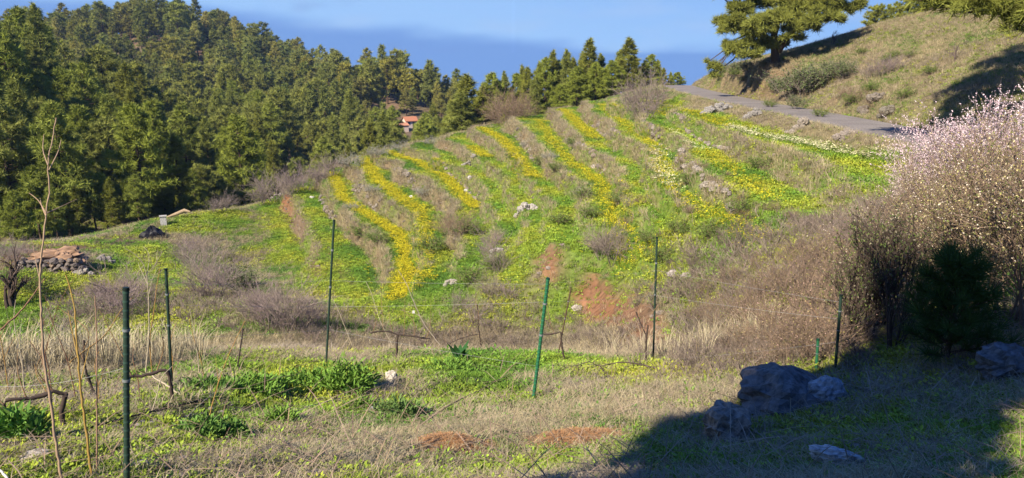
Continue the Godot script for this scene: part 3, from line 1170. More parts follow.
func woods() -> void:
	var r := RandomNumberGenerator.new()
	r.seed = 77
	var near := []
	var far := []
	for i in 5:
		var st: int = [0, 2, 0, 1, 2][i]
		var m := pine_meshes(300 + i, 12.0, [2.5, 3.1, 2.2, 3.2, 2.9][i], st, 1.5)
		near.append([m[0], m[1], 12.0, 1.0, st])
	for i in 6:
		var m := pine_meshes(330 + i, 10.0, [2.3, 2.9, 2.6, 3.1, 2.4, 2.8][i], [0, 1, 2, 1, 2, 2][i], 1.0)
		far.append([m[0], m[1], 10.0, 1.0, [0, 1, 2, 1, 2, 2][i]])
	# traced: pixel of the top, distance
	var left := [17,129,72, 35,122,78, 62,160,70, 85,130,82, 105,118,78, 100,172,68, 128,190,68, 149,155,76, 160,172,72, 178,186,74, 192,169,76, 199,165,80, 213,172,82, 237,167,90, 75,98,94, 50,62,104, 92,78,108,
		28,42,104, 8,22,100, 0,76,88, 130,108,104, 150,122,112, 120,86,118, 170,112,126, 20,98,90, 58,95,98, 110,62,128, 190,122,124, 40,52,112, 66,66,116, 5,150,72, 30,165,68, 50,185,66, 75,195,66, 12,190,64, 112,205,66, 138,210,66, 210,130,130, 225,150,112, 140,75,135, -12,110,80, -15,160,70, -20,60,95]
	for k in range(0, left.size(), 3):
		var top := at_d(left[k], left[k + 1], left[k + 2])
		var y := ground_y(top.x, top.z)
		var h := clampf(top.y - y, 4.5, 17.0)
		place_pine(near, r, Vector3(top.x, y, top.z), h, "dark green pine in the dense wood on the slope beyond the meadow", "pines beyond the meadow")
	var ridge := [467,75,92,1.5, 460,92,88,1.4, 492,72,94,0.9, 483,86,90,1.0, 504,72,96,0.8, 517,73,97,0.9, 528,68,95,0.9, 540,62,97,0.8, 546,57,96,0.75, 553,51,98,0.8, 567,50,96,0.85, 578,66,92,0.9, 590,39,95,1.0, 601,54,98,0.8, 612,60,92,1.0, 629,38,94,1.05, 620,50,97,0.9, 652,54,96,0.9, 664,68,95,0.8, 640,72,92,0.9, 678,73,97,1.2, 508,92,86,0.8, 535,88,87,0.8, 560,84,86,0.9, 522,66,99,0.7, 534,78,92,0.8, 559,60,99,0.7, 573,58,99,0.7, 583,52,100,0.75, 596,62,93,0.8, 607,66,96,0.8, 635,56,99,0.8, 645,62,98,0.75, 658,60,100,0.7, 671,72,98,0.8, 498,80,95,0.8]
	for k in range(0, ridge.size(), 4):
		var top := at_d(ridge[k], ridge[k + 1], ridge[k + 2])
		var y := ground_y(top.x, top.z)
		var v: Array = near[[0, 2, 1][k / 4 % 3]].duplicate()
		v[3] = ridge[k + 3] * 1.08 * 12.0 / maxf(8.0, top.y - y) * 0.9
		place_pine([v], r, Vector3(top.x, y, top.z), clampf(top.y - y, 3.0, 16.0), "green pine standing on the crest behind the flowering terraces", "pines on the terrace crest")
	var sky_pines := [872,26,74, 880,22,74, 888,18,75, 896,14,75, 905,10,75, 915,5,74, 925,2,74, 936,-3,73, 948,-5,73, 960,-9,72]
	for k in range(0, sky_pines.size(), 3):
		var top := at_d(sky_pines[k], sky_pines[k + 1], sky_pines[k + 2])
		var y := ground_y(top.x, top.z)
		place_pine(far, r, Vector3(top.x, y - 1.2, top.z), clampf(top.y - y + 2.2, 3.5, 9.0), "pine peeping over the dry grassy hilltop", "pines behind the dry hilltop")
	# the rest of the wood
	var house := at_d(410, 128, 195)
	var gaps := [[at_d(305, 78, 275), 9.0], [at_d(346, 82, 245), 8.0], [house, 10.0], [at_d(425, 133, 188), 8.0], [at_d(400, 131, 190), 8.0], [at_d(398, 133, 178), 9.0], [at_d(385, 133, 183), 7.0], [at_d(120, 70, 285), 6.0], [at_d(370, 108, 215), 5.0]]
	var skyline := [-60,250, 0,246, 90,238, 150,232, 180,215, 265,203, 331,172, 364,158, 420,146, 480,128, 540,120]
	var spots := []
	var z := -60.0
	while z > -335.0:
		var step := 5.0
		var x := -260.0
		while x < 20.0:
			var q := Vector3(x + r.randf_range(-2.4, 2.4), 0, z + r.randf_range(-2.4, 2.4))
			x += step
			var d := Vector2(q.x, q.z).length()
			q.y = ground_y(q.x, q.z)
			var h := clampf(r.randfn(9.6, 2.5), 4.5, 15.0)
			var s := proj(q + Vector3.UP * h)
			var b := proj(q)
			if s.x < -40 or s.x > 462 or s.y < -60:
				continue
			if d < 66.0 or (b.x > 270 and d < 100.0) or (b.x > 200 and d < 84.0):
				continue
			var sk := 0.0
			for w in range(0, skyline.size() - 2, 2):
				if s.x >= skyline[w] and s.x < skyline[w + 2]:
					sk = lerpf(skyline[w + 1], skyline[w + 3], (s.x - skyline[w]) / (skyline[w + 2] - skyline[w]))
			if s.y > sk - 3.0:
				continue
			var free := true
			for gp in gaps:
				if Vector2(q.x - gp[0].x, q.z - gp[0].z).length() < gp[1]:
					free = false
			# keep the view to the house open
			if absf(b.x - 409.0) < 12.0 and s.y < 137.0 and d < 195.0 and d > 110.0:
				free = false
			if free:
				spots.append([h / d, q, h])
		z -= step
	spots.sort_custom(func(a, b): return a[0] > b[0])
	print("wood: ", spots.size())
	var rest := {}
	for i in spots.size():
		if i < 215:
			place_pine(near if spots[i][0] > 0.075 else far, r, spots[i][1], spots[i][2], "green pine among others on the wooded hillside across the valley", "pines across the valley")
		else:
			var v := r.randi() % far.size()
			if not rest.has(v):
				rest[v] = PackedFloat32Array()
			var k: float = spots[i][2] / 10.0
			var a := r.randf() * TAU
			var t := r.randf_range(0.8, 1.2)
			var w := k * r.randf_range(0.9, 1.2)
			var q: Vector3 = spots[i][1]
			rest[v].append_array(PackedFloat32Array([cos(a) * w, 0, sin(a) * w, q.x, 0, k, 0, q.y, -sin(a) * w, 0, cos(a) * w, q.z, t * r.randf_range(0.9, 1.15), t, t, 1]))
	var wood := thing("pine_forest", "far pines packed over the wooded hills", "pine forest", Vector3.ZERO)
	wood.set_meta("kind", "stuff")
	for v in rest:
		for part in 2:
			var mm := MultiMesh.new()
			mm.transform_format = MultiMesh.TRANSFORM_3D
			mm.use_colors = true
			mm.mesh = far[v][part]
			mm.instance_count = rest[v].size() / 16
			mm.buffer = rest[v]
			var o := MultiMeshInstance3D.new()
			o.name = ["trunks", "crowns"][part]
			o.multimesh = mm
			o.material_override = [M.wood, M.needle][part]
			o.set_meta("kind", "stuff")
			wood.add_child(o, true)

func old_pines() -> void:
	# the pine above the road bend
	var d := 61.0
	var base := at_d(776, 62, d)
	base.y = hgt(base.x, base.z) - 0.3
	var rel := func(px: float, py: float, dd: float) -> Vector3: return at_d(px, py, dd) - base
	var blobs := []
	var spots := [768,30,11,60, 792,30,10,60, 782,44,8,62, 764,48,8,60, 803,28,10,60, 733,30,14,60, 746,46,12,59, 722,22,9,61, 740,10,15,60, 762,4,18,62, 776,18,15,60, 800,10,18,61, 822,6,14,60, 845,10,12,61, 812,22,10,59, 836,20,8,60, 756,26,13,58, 732,52,8,60, 750,56,9,59, 714,68,8,60,
		760,-25,24,62, 800,-30,24,60, 835,-15,16,61, 740,-15,18,60, 780,-60,26,61, 820,-55,18,62, 745,-50,18,60, 780,-90,18,61]
	for k in range(0, spots.size(), 4):
		var bc: Vector3 = rel.call(spots[k], spots[k + 1], spots[k + 3])
		var br: float = spots[k + 2] / F * d
		blobs.append([bc, br * 0.8])
		for e in 3:
			blobs.append([bc + rdir(rng) * br * 1.0, br * rng.randf_range(0.3, 0.55)])
	var m := blob_pine(401, [[[Vector3.ZERO, rel.call(774, 35, d), rel.call(782, 5, d), rel.call(778, -80, d)], 0.34, 0.08], [[rel.call(778, 52, d), rel.call(788, 36, d), rel.call(812, 10, d)], 0.26, 0.06], [[rel.call(774, 45, d), rel.call(755, 34, d), rel.call(742, 12, d)], 0.2, 0.05]], blobs, 0.5, 0.026, 100.0)
	var t := thing("pine_tree", "broad old pine with forked trunk above the road bend", "pine tree", base)
	obj("trunk", m[0], M.wood, t)
	obj("crown", m[1], M.needle, t)
	# the pine whose lower boughs hang in over the dry hill
	base = Vector3(20.8, 0, -24.5)
	base.y = hgt(base.x, base.z) - 0.3
	blobs = []
	var hill_base := base
	rel = func(px: float, py: float, dd: float) -> Vector3: return at_d(px, py, dd) - hill_base
	spots = [925,0,10,26, 940,8,12,26, 955,3,13,26, 968,12,12,25, 985,3,16,25, 998,15,13,25, 1012,5,18,25, 1022,22,14,25, 1042,12,20,25, 1012,30,8,25, 935,-14,18,26, 975,-18,20,26]
	for k in range(0, spots.size(), 4):
		blobs.append([rel.call(spots[k], spots[k + 1], spots[k + 3]), spots[k + 2] / F * 26.0 * 1.15])
	for q in [[12.2, 4.6, -25.6, 1.4], [13.6, 4.4, -23.8, 1.6], [15.0, 5.0, -26.0, 1.7], [15.5, 4.6, -22.5, 1.8], [17.5, 5.2, -24.5, 1.9], [18.5, 4.6, -21.5, 1.9], [20.0, 5.4, -27.0, 2.0], [21.5, 5.0, -22.0, 2.0], [23.0, 5.0, -26.0, 2.1], [16.5, 6.8, -25.0, 1.8], [18.5, 7.6, -27.5, 2.0], [20.5, 8.0, -24.0, 2.1], [22.5, 8.0, -26.5, 2.1], [19.5, 10.0, -26.0, 2.0], [21.5, 10.5, -24.5, 2.0], [24.5, 7.0, -23.0, 2.0], [20.5, 12.5, -25.0, 1.6], [14.2, 6.2, -27.2, 1.5], [17.0, 8.5, -28.8, 1.7], [19.0, 6.0, -29.5, 1.6], [11.5, 3.8, -24.6, 1.4], [10.9, 4.4, -25.4, 1.2], [12.6, 3.8, -23.2, 1.4], [15.0, 7.6, -27.0, 1.6], [14.0, 8.2, -26.0, 1.5], [16.0, 9.4, -27.8, 1.6], [13.0, 6.2, -25.0, 1.5], [18.0, 9.8, -29.0, 1.6]]:
		blobs.append([Vector3(q[0], q[1], q[2]) - base, q[3]])
	m = blob_pine(402, [[[Vector3.ZERO, Vector3(-0.3, 5.0, 0.1), Vector3(0.1, 10.0, 0.0), Vector3(0.0, 15.5, 0.0)], 0.42, 0.08]], blobs, 0.42, 0.014, 64.0)
	t = thing("pine_tree", "large pine with boughs hanging over the dry grassy hill", "pine tree", base)
	obj("trunk", m[0], M.wood, t)
	obj("crown", m[1], M.needle, t)
	# the tree beside the viewer whose shade lies over the rocks
	base = Vector3(-5.8, 0, 1.8)
	base.y = hgt(base.x, base.z) - 0.3
	blobs = []
	for q in [[-4.2, 3.3, -0.6, 0.8], [-3.6, 3.3, -1.0, 0.9], [-2.9, 3.3, -1.6, 0.8], [-2.5, 3.2, -1.3, 0.9], [-5.0, 4.2, 0.2, 0.9], [-5.4, 5.2, 1.0, 0.9], [-1.9, 3.2, -1.6, 1.0], [-2.2, 3.2, -0.85, 0.7], [-1.2, 3.1, -1.9, 0.8], [-1.4, 3.8, -1.4, 0.8], [-1.6, 3.3, -2.4, 0.75], [-1.0, 3.4, -2.2, 0.8], [-0.6, 3.6, -1.8, 0.7], [-1.2, 3.8, -2.8, 0.75], [-0.5, 3.9, -2.5, 0.7], [-3.7, 3.2, 0.6, 0.75], [-4.3, 3.3, 0.2, 0.8], [-3.0, 3.3, 0.1, 0.8], [-2.7, 3.6, -0.4, 0.8], [-4.2, 3.9, -0.2, 0.9]]:
		blobs.append([Vector3(q[0] + 0.8, q[1], q[2] + 0.6) - base, q[3]])
	m = blob_pine(403, [[[Vector3.ZERO, Vector3(0.3, 2.5, -0.3), Vector3(1.0, 5.0, -1.0), Vector3(1.6, 7.0, -1.8)], 0.22, 0.06]], blobs, 0.32, 0.025, 190.0)
	t = thing("pine_tree", "spreading pine shading the boulders beside the vines", "pine tree", base)
	obj("trunk", m[0], M.wood, t)
	obj("crown", m[1], M.needle, t)

# ---------------------------------------------------------------- shrubs

func shrub(called: String, v: Array, px: float, py: float, h_px: float, label: String, group: String, wide := 1.0) -> void:
	var p := hit(px, py)
	var depth := -p.z * cp - p.y * sp
	var h: float = h_px / F * depth
	var k: float = h / v[2]
	var t := thing(called, label, "shrub", p, rng.randf() * TAU, group)
	t.scale = Vector3(k * wide, k, k * wide)
	obj("branches", v[0], M.wood, t)
	if v[1] != null:
		obj(v[3], v[1], M.leaf, t)

func shrubs() -> void:
	var grey := Color(0.25, 0.2, 0.172)
	var purple := Color(0.25, 0.19, 0.18)
	var brown := Color(0.22, 0.155, 0.11)
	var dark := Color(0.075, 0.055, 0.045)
	var bare_v := []
	for i in 4:
		bare_v.append(shrub_meshes(500 + i, 2.0, 0.75, 11 - i, 2, 6, 0.013, [grey, purple, grey, purple][i], [], 0.0, 0, 0.65 + 0.1 * i) + [1.75, ""])
	var tan_v := []
	for i in 3:
		tan_v.append(shrub_meshes(510 + i, 1.6, 1.0, 14, 2, 6, 0.009, brown, [Color(0.42, 0.32, 0.16), Color(0.45, 0.29, 0.24), Color(0.28, 0.27, 0.07), Color(0.3, 0.22, 0.15)], 0.016, 1) + [1.45, "buds"])
	var pinks := [Color(0.68, 0.52, 0.56), Color(0.74, 0.65, 0.65), Color(0.54, 0.37, 0.43), Color(0.7, 0.57, 0.6)]
	var creams := [Color(0.5, 0.42, 0.22), Color(0.58, 0.5, 0.4), Color(0.3, 0.26, 0.09), Color(0.2, 0.21, 0.06), Color(0.14, 0.17, 0.05)]
	var pink_v := []
	var cream_v := []
	for i in 2:
		pink_v.append(shrub_meshes(520 + i, 3.6, 0.45, 8, 3, 5, 0.018, purple, pinks, 0.025, 9, 0.7) + [3.3, "blossom"])
		cream_v.append(shrub_meshes(530 + i, 3.6, 0.55, 10, 3, 5, 0.02, brown, creams, 0.02, 4, 0.65) + [3.3, "leaves"])
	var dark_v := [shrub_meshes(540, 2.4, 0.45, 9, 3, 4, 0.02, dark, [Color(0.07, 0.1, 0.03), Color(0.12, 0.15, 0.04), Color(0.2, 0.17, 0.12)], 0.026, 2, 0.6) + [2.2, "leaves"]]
	var green_v := [shrub_meshes(550, 1.6, 0.9, 13, 2, 6, 0.01, grey, [Color(0.1, 0.13, 0.045), Color(0.14, 0.16, 0.07), Color(0.08, 0.11, 0.04)], 0.04, 4) + [1.45, "leaves"], shrub_meshes(551, 1.5, 1.0, 12, 2, 6, 0.01, brown, [Color(0.1, 0.16, 0.03), Color(0.14, 0.2, 0.04)], 0.04, 4) + [1.35, "leaves"]]
	var silver_v := [shrub_meshes(560, 1.2, 1.1, 14, 2, 6, 0.009, Color(0.27, 0.25, 0.21), [Color(0.33, 0.32, 0.25), Color(0.24, 0.24, 0.17)], 0.022, 3) + [1.05, "leaves"]]
	# bare thicket on the far rim of the terraces
	for s in [[294,194,26], [307,191,30], [320,186,24], [333,178,22], [344,170,14], [262,206,22], [274,203,32], [286,199,24], [224,212,20], [214,214,15]]:
		shrub("bare_shrub", bare_v[rng.randi() % 4], s[0], s[1], s[2], "purple-grey leafless shrub along the far rim of the terraces", "leafless shrubs on the terrace rim", 1.25)
	for s in [[352,166,13], [376,156,11], [402,151,10], [432,145,9]]:
		shrub("dry_shrub", silver_v[0], s[0], s[1], s[2], "pale dry shrub on the upper rim of the terraces", "pale shrubs on the terrace rim", 1.6)
	for s in [[505,122,34], [515,118,30], [498,126,24], [524,118,22]]:
		shrub("bare_shrub", tan_v[rng.randi() % 3], s[0], s[1], s[2], "brown twiggy shrub below the crest pines", "brown shrubs below the crest pines", 1.1)
	for s in [[628,112,30], [640,116,44], [652,112,38], [635,122,28], [648,120,26], [660,106,22]]:
		shrub("bare_shrub", bare_v[rng.randi() % 4], s[0], s[1], s[2], "grey leafless shrub on the terrace top beside the road end", "leafless shrubs near the road end", 1.0)
	# lower left slope
	for s in [[190,270,28], [204,285,38], [216,300,42], [200,300,36], [228,292,36], [185,258,20], [196,252,22], [212,262,28]]:
		shrub("bare_shrub", bare_v[rng.randi() % 4], s[0], s[1], s[2], "purple-grey leafless shrub beside the green track", "leafless shrubs beside the track", 1.2)
	for s in [[250,322,34], [268,330,46], [288,334,54], [306,330,38], [258,308,24]]:
		shrub("bare_shrub", bare_v[rng.randi() % 4], s[0], s[1], s[2], "dense leafless shrub below the lowest terraces", "leafless shrubs below the terraces", 1.1)
	for s in [[108,312,34], [122,308,44], [116,318,40], [132,300,30], [100,300,22]]:
		shrub("bare_shrub", bare_v[rng.randi() % 4], s[0], s[1], s[2], "round grey leafless shrub between meadow and track", "leafless shrubs between meadow and track", 1.2)
	for s in [[14,262,24], [2,268,26], [30,256,14], [85,262,16], [76,270,14]]:
		shrub("bare_shrub", bare_v[rng.randi() % 4], s[0], s[1], s[2], "low leafless shrub beside the ruined stone wall", "leafless shrubs near the ruin", 1.4)
	for s in [[243,298,34], [236,288,26]]:
		shrub("green_shrub", green_v[0], s[0], s[1], s[2], "dull green shrub among the leafless ones below the terraces", "dull green shrubs", 1.0)
	shrub("green_shrub", green_v[1], 40, 296, 22, "round green shrub on the meadow below the ruin", "", 1.3)
	# on the terraces
	for s in [[448,238,24], [458,236,30]]:
		shrub("bare_shrub", tan_v[rng.randi() % 3], s[0], s[1], s[2], "brown leafless shrub between two flowering terraces", "brown shrubs on the terraces", 1.1)
	for s in [[600,262,36], [612,266,44], [595,255,26]]:
		shrub("bare_shrub", bare_v[rng.randi() % 4], s[0], s[1], s[2], "grey leafless shrub at the foot of the long flower strip", "grey shrubs at the strip foot", 1.0)
	for s in [[493,250,24], [488,262,26], [500,275,30], [490,300,28], [512,302,24], [456,312,24], [474,326,30]]:
		shrub("bare_shrub", bare_v[rng.randi() % 4], s[0], s[1], s[2], "leafless shrub on the stony bank beside the grass bench", "leafless shrubs on the stony bank", 1.1)
	for s in [[352,210,8], [372,192,8], [425,196,9], [548,160,8], [526,148,7], [580,196,9]]:
		shrub("dry_shrub", silver_v[0], s[0], s[1], s[2], "pale grey shrub on a bank between flower strips", "pale shrubs between flower strips", 1.6)
	for s in [[540,165,9], [556,172,9], [575,148,10], [582,200,12], [560,225,12], [590,218,12], [620,205,14], [688,185,12], [760,170,14], [662,262,15], [650,245,14], [742,215,16], [710,240,16], [680,235,14], [430,252,15], [378,245,12], [360,240,12], [468,235,14], [495,270,15], [470,285,15]]:
		shrub("green_shrub", green_v[1], s[0], s[1], s[2], "small bright green bush on the terraces", "small green bushes on the terraces", 1.7)
	for s in [[702,170,9], [716,186,10], [738,206,11], [748,222,12], [728,178,8], [640,205,10], [628,225,10], [682,165,9], [690,215,10], [772,212,13], [792,222,14]]:
		shrub("dry_shrub", tan_v[rng.randi() % 3], s[0], s[1], s[2], "low brown scrubby bush on the upper terrace banks", "brown bushes on the upper banks", 1.6)
	# slope to the right
	for s in [[708,322,28], [728,334,36], [750,322,36], [768,340,52], [786,354,52], [742,352,34], [766,304,36], [800,320,54], [814,347,60], [735,288,26], [705,296,18], [760,272,22], [795,268,28], [815,290,46], [840,275,44], [770,368,40], [800,366,44], [826,360,60], [835,320,60]]:
		shrub("twiggy_shrub", tan_v[rng.randi() % 3], s[0], s[1], s[2], "brown twiggy shrub with tiny buds on the slope behind the wires", "brown budding shrubs on the slope", 1.35)
	for s in [[838,252,34], [852,240,30], [872,245,44], [888,225,36], [908,225,44], [868,212,22], [900,205,30]]:
		shrub("bare_shrub", bare_v[rng.randi() % 4], s[0], s[1], s[2], "grey leafless shrub at the end of the top terrace", "leafless shrubs at the top terrace end", 1.1)
	for s in [[926,215,84], [952,225,98], [984,222,106], [1012,215,92], [912,212,50], [1035,220,112], [940,212,70], [970,205,72], [998,200,66]]:
		shrub("almond_tree", pink_v[rng.randi() % 2], s[0], s[1], s[2], "pink blossoming almond below the shaded hill", "pink blossoming almonds", 1.0)
	for s in [[905,318,120], [940,290,120], [975,310,150], [1008,320,180], [1030,330,200], [890,300,80], [960,270,110], [1000,265,110], [925,265,80]]:
		shrub("almond_tree", cream_v[rng.randi() % 2], s[0], s[1], s[2], "cream-leaved almond behind the young pine", "cream-leaved almonds", 1.0)
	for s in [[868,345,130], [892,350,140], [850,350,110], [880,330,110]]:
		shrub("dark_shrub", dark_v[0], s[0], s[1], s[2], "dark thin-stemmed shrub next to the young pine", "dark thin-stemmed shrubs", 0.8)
	# the dry hill
	for s in [[790,100,30], [803,98,32], [815,90,24], [778,96,16], [830,82,22], [845,80,20], [796,110,16], [722,79,13], [735,76,16], [748,75,15], [762,74,10], [742,84,9]]:
		shrub("green_shrub", green_v[0], s[0], s[1], s[2], "grey-green shrub on the bank above the road", "grey-green shrubs above the road", 1.1)
	for s in [[880,78,20], [892,74,20], [868,80,16]]:
		shrub("bare_shrub", bare_v[rng.randi() % 4], s[0], s[1], s[2], "purple-brown leafless shrub on the dry hill", "leafless shrubs on the dry hill", 1.4)
	for s in [[775,90,9], [770,108,8], [820,118,9], [850,105,10], [888,62,8], [862,55,7], [910,58,7], [930,75,9], [870,92,10], [905,100,12], [895,58,7], [720,82,10], [735,84,9]]:
		shrub("green_shrub", green_v[1], s[0], s[1], s[2], "small green tuft bush on the dry hill", "small green bushes on the dry hill", 1.5)
	for s in [[858,103,14], [845,98,12], [870,112,12], [885,118,12]]:
		shrub("dry_shrub", tan_v[rng.randi() % 3], s[0], s[1], s[2], "dry brown bush low on the hill above the road", "brown bushes above the road", 1.5)
	var dead := shrub_meshes(570, 3.0, 0.5, 3, 3, 3, 0.05, Color(0.16, 0.12, 0.11), [], 0.0, 0, 0.6)
	for s in [[955,62,22, "leafless sapling on the dry hill in full sun"], [832,46,16, "leafless sapling on the hill beside the old pine"]]:
		shrub("bare_sapling", dead + [2.8, ""], s[0], s[1], s[2], s[3], "", 1.2)
	var gnarled := shrub_meshes(571, 3.0, 0.7, 4, 3, 3, 0.12, dark, [], 0.0, 0, 0.6)
	shrub("bare_tree", gnarled + [2.8, ""], 10, 308, 52, "dark leafless tree with thick branches on the meadow", "", 1.1)

func young_pine() -> void:
	var r := RandomNumberGenerator.new()
	r.seed = 61
	var p := hit(945, 364)
	var t := thing("young_pine", "young dark green pine with long needles in the shade", "pine tree", p)
	var tr := MB.new()
	var cr := MB.new()
	var h := 1.35
	tr.tube(PackedVector3Array([Vector3(0, -0.1, 0), Vector3(0.02, h * 0.5, 0), Vector3(0, h * 0.85, 0.02)]), PackedFloat32Array([0.035, 0.025, 0.01]), 6, BARK)
	for i in 50:
		var y := h * lerpf(0.05, 0.88, i / 49.0)
		var a := i * 2.4
		var o := Vector3(cos(a), r.randf_range(0.3, 0.8), sin(a)).normalized()
		var l := lerpf(0.72, 0.25, i / 49.0) * r.randf_range(0.6, 1.1)
		var e := Vector3(0, y, 0) + o * l
		tr.tube(PackedVector3Array([Vector3(0, y, 0), e]), PackedFloat32Array([0.012, 0.006]), 4, BARK)
		for k in 5:
			var c := Vector3(0, y, 0).lerp(e, 0.3 + 0.17 * k)
			for q in 40:
				var d := (o * 0.7 + rdir(r) * 0.75 + Vector3.UP * 0.25).normalized()
				var s := d.cross(rdir(r)).normalized() * 0.0045
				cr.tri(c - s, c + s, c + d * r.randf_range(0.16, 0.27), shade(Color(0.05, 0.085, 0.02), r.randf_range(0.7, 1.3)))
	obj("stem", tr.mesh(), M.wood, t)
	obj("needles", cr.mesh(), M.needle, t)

# ---------------------------------------------------------------- trellis

var post_at := {}

func post(key: String, bx: float, by: float, tx: float, ty: float, r: float, col: Color, label: String, studs := true) -> void:
	var b := hit(bx, by)
	var d := Vector2(b.x, b.z).length()
	var top := at_d(tx, ty, d)
	post_at[key] = [b, top]
	var t := thing("trellis_post", label, "post", b, 0.0, "posts of the vine trellis")
	var e := top - b
	var mb := MB.new()
	mb.tube(PackedVector3Array([-e.normalized() * 0.25, e * 0.5, e]), PackedFloat32Array([r, r, r]), 10, col, true)
	var shaft := obj("shaft", mb.mesh(), M.paint, t)
	mb = MB.new()
	mb.tube(PackedVector3Array([e, e + e.normalized() * 0.018]), PackedFloat32Array([r * 1.25, r * 1.05]), 10, shade(col, 0.5), true)
	obj("cap", mb.mesh(), M.paint, t)
	if studs:
		mb = MB.new()
		var k := 0.12
		while k < e.length():
			var c := e.normalized() * k
			mb.tube(PackedVector3Array([c, c + e.normalized() * 0.012]), PackedFloat32Array([r * 1.14, r * 1.14]), 8, shade(col, 1.5), true)
			k += 0.06
		obj("ribs", mb.mesh(), M.paint, shaft)
	for f in [0.55, 0.8]:
		mb = MB.new()
		mb.tube(PackedVector3Array([e * f, e * (f + 0.012)]), PackedFloat32Array([r * 1.35, r * 1.35]), 8, Color(0.16, 0.17, 0.17), true)
		obj("wire_tie", mb.mesh(), M.paint, t)

func wire(pts: Array, r: float, col: Color, label: String, called := "trellis_wire", cat := "wire", sag := 0.02) -> void:
	var mb := MB.new()
	var o: Vector3 = pts[0]
	var line := PackedVector3Array()
	for i in pts.size() - 1:
		for k in 8:
			var t := k / 8.0
			line.append(pts[i].lerp(pts[i + 1], t) - o - Vector3.UP * sag * pts[i].distance_to(pts[i + 1]) * 4.0 * t * (1.0 - t))
	line.append(pts[pts.size() - 1] - o)
	var rad := PackedFloat32Array()
	rad.resize(line.size())
	rad.fill(r)
	mb.tube(line, rad, 5, col)
	var m := obj(called, mb.mesh(), M.paint, null, o)
	tag(m, label, cat, "wires of the vine trellis" if called == "trellis_wire" else "")

func smooth_line(pts: PackedVector3Array) -> PackedVector3Array:
	var c := Curve3D.new()
	for i in pts.size():
		var t := (pts[mini(i + 1, pts.size() - 1)] - pts[maxi(i - 1, 0)]) / 6.0
		c.add_point(pts[i], -t, t)
	c.bake_interval = 0.06
	return c.get_baked_points()

func cane(l: Array, d0: float, d1: float, r0: float, r1: float, col: Color, label: String, called := "vine_cane", side := [], group := "vine canes") -> void:
	# l: pixels from foot to tip, the foot at distance d0 and the tip at d1
	var n := l.size() / 2
	var raw := PackedVector3Array()
	for k in n:
		raw.append(at_d(l[k * 2], l[k * 2 + 1], lerpf(d0, d1, k / float(n - 1))))
	var o := raw[0]
	var pts := smooth_line(raw)
	var rad := PackedFloat32Array()
	for k in pts.size():
		rad.append(lerpf(r0, r1, k / float(pts.size() - 1)) * (1.0 + (0.25 if k % 3 == 0 else 0.0)))
		pts[k] += rdir(rng) * r0 * 0.4 - o
	var t := thing(called, label, "plant stem", o, 0.0, group)
	var mb := MB.new()
	mb.tube(pts, rad, 6, col, true)
	obj("stem", mb.mesh(), M.wood, t)
	for s in side:
		var q := PackedVector3Array()
		var m: int = s.size() / 2
		for k in m:
			q.append(at_d(s[k * 2], s[k * 2 + 1], lerpf(d0, d1, 0.6) + 0.08 * k) - o)
		q = smooth_line(q)
		rad = PackedFloat32Array()
		for k in q.size():
			rad.append(lerpf(r1 * 1.3, r1 * 0.5, k / float(maxi(1, q.size() - 1))))
		mb = MB.new()
		mb.tube(q, rad, 5, shade(col, 1.1), true)
		obj("side_shoot", mb.mesh(), M.wood, t)

func vine(trunk: Array, arms: Array, d: float, r: float, label: String) -> void:
	var foot := hit(trunk[0], trunk[1])
	var dd := Vector2(foot.x, foot.z).length()
	var t := thing("grape_vine", label, "vine", foot, 0.0, "old vines on the trellis")
	var col := Color(0.06, 0.045, 0.036)
	var parts := [["trunk", trunk, r]]
	for a in arms:
		parts.append(["arm", a, r * 0.75])
	for p in parts:
		var l: Array = p[1]
		var q := PackedVector3Array()
		for k in l.size() / 2:
			q.append(at_d(l[k * 2], l[k * 2 + 1], dd) - foot)
		if p[0] == "trunk":
			q[0] -= Vector3.UP * 0.1
		q = smooth_line(q)
		var rad := PackedFloat32Array()
		for k in q.size():
			q[k] += rdir(rng) * r * 0.35
			rad.append(p[2] * rng.randf_range(0.75, 1.3))
		var mb := MB.new()
		mb.tube(q, rad, 6, col, true)
		var limb := obj(p[0], mb.mesh(), M.wood, t)
		if p[0] == "arm":
			for k in range(3, q.size(), 5):
				var g := PackedVector3Array([q[k], q[k] + Vector3(rng.randf_range(-0.1, 0.1), 0.25, rng.randf_range(-0.1, 0.1)), q[k] + Vector3(rng.randf_range(-0.35, 0.35), rng.randf_range(0.4, 0.9), rng.randf_range(-0.3, 0.3))])
				var m2 := MB.new()
				m2.tube(smooth_line(g), _taper(smooth_line(g).size(), 0.006, 0.0025), 5, Color(0.24, 0.15, 0.075))
				obj("shoot", m2.mesh(), M.wood, limb)

func _taper(n: int, a: float, b: float) -> PackedFloat32Array:
	var o := PackedFloat32Array()
	for k in n:
		o.append(lerpf(a, b, k / float(maxi(1, n - 1))))
	return o

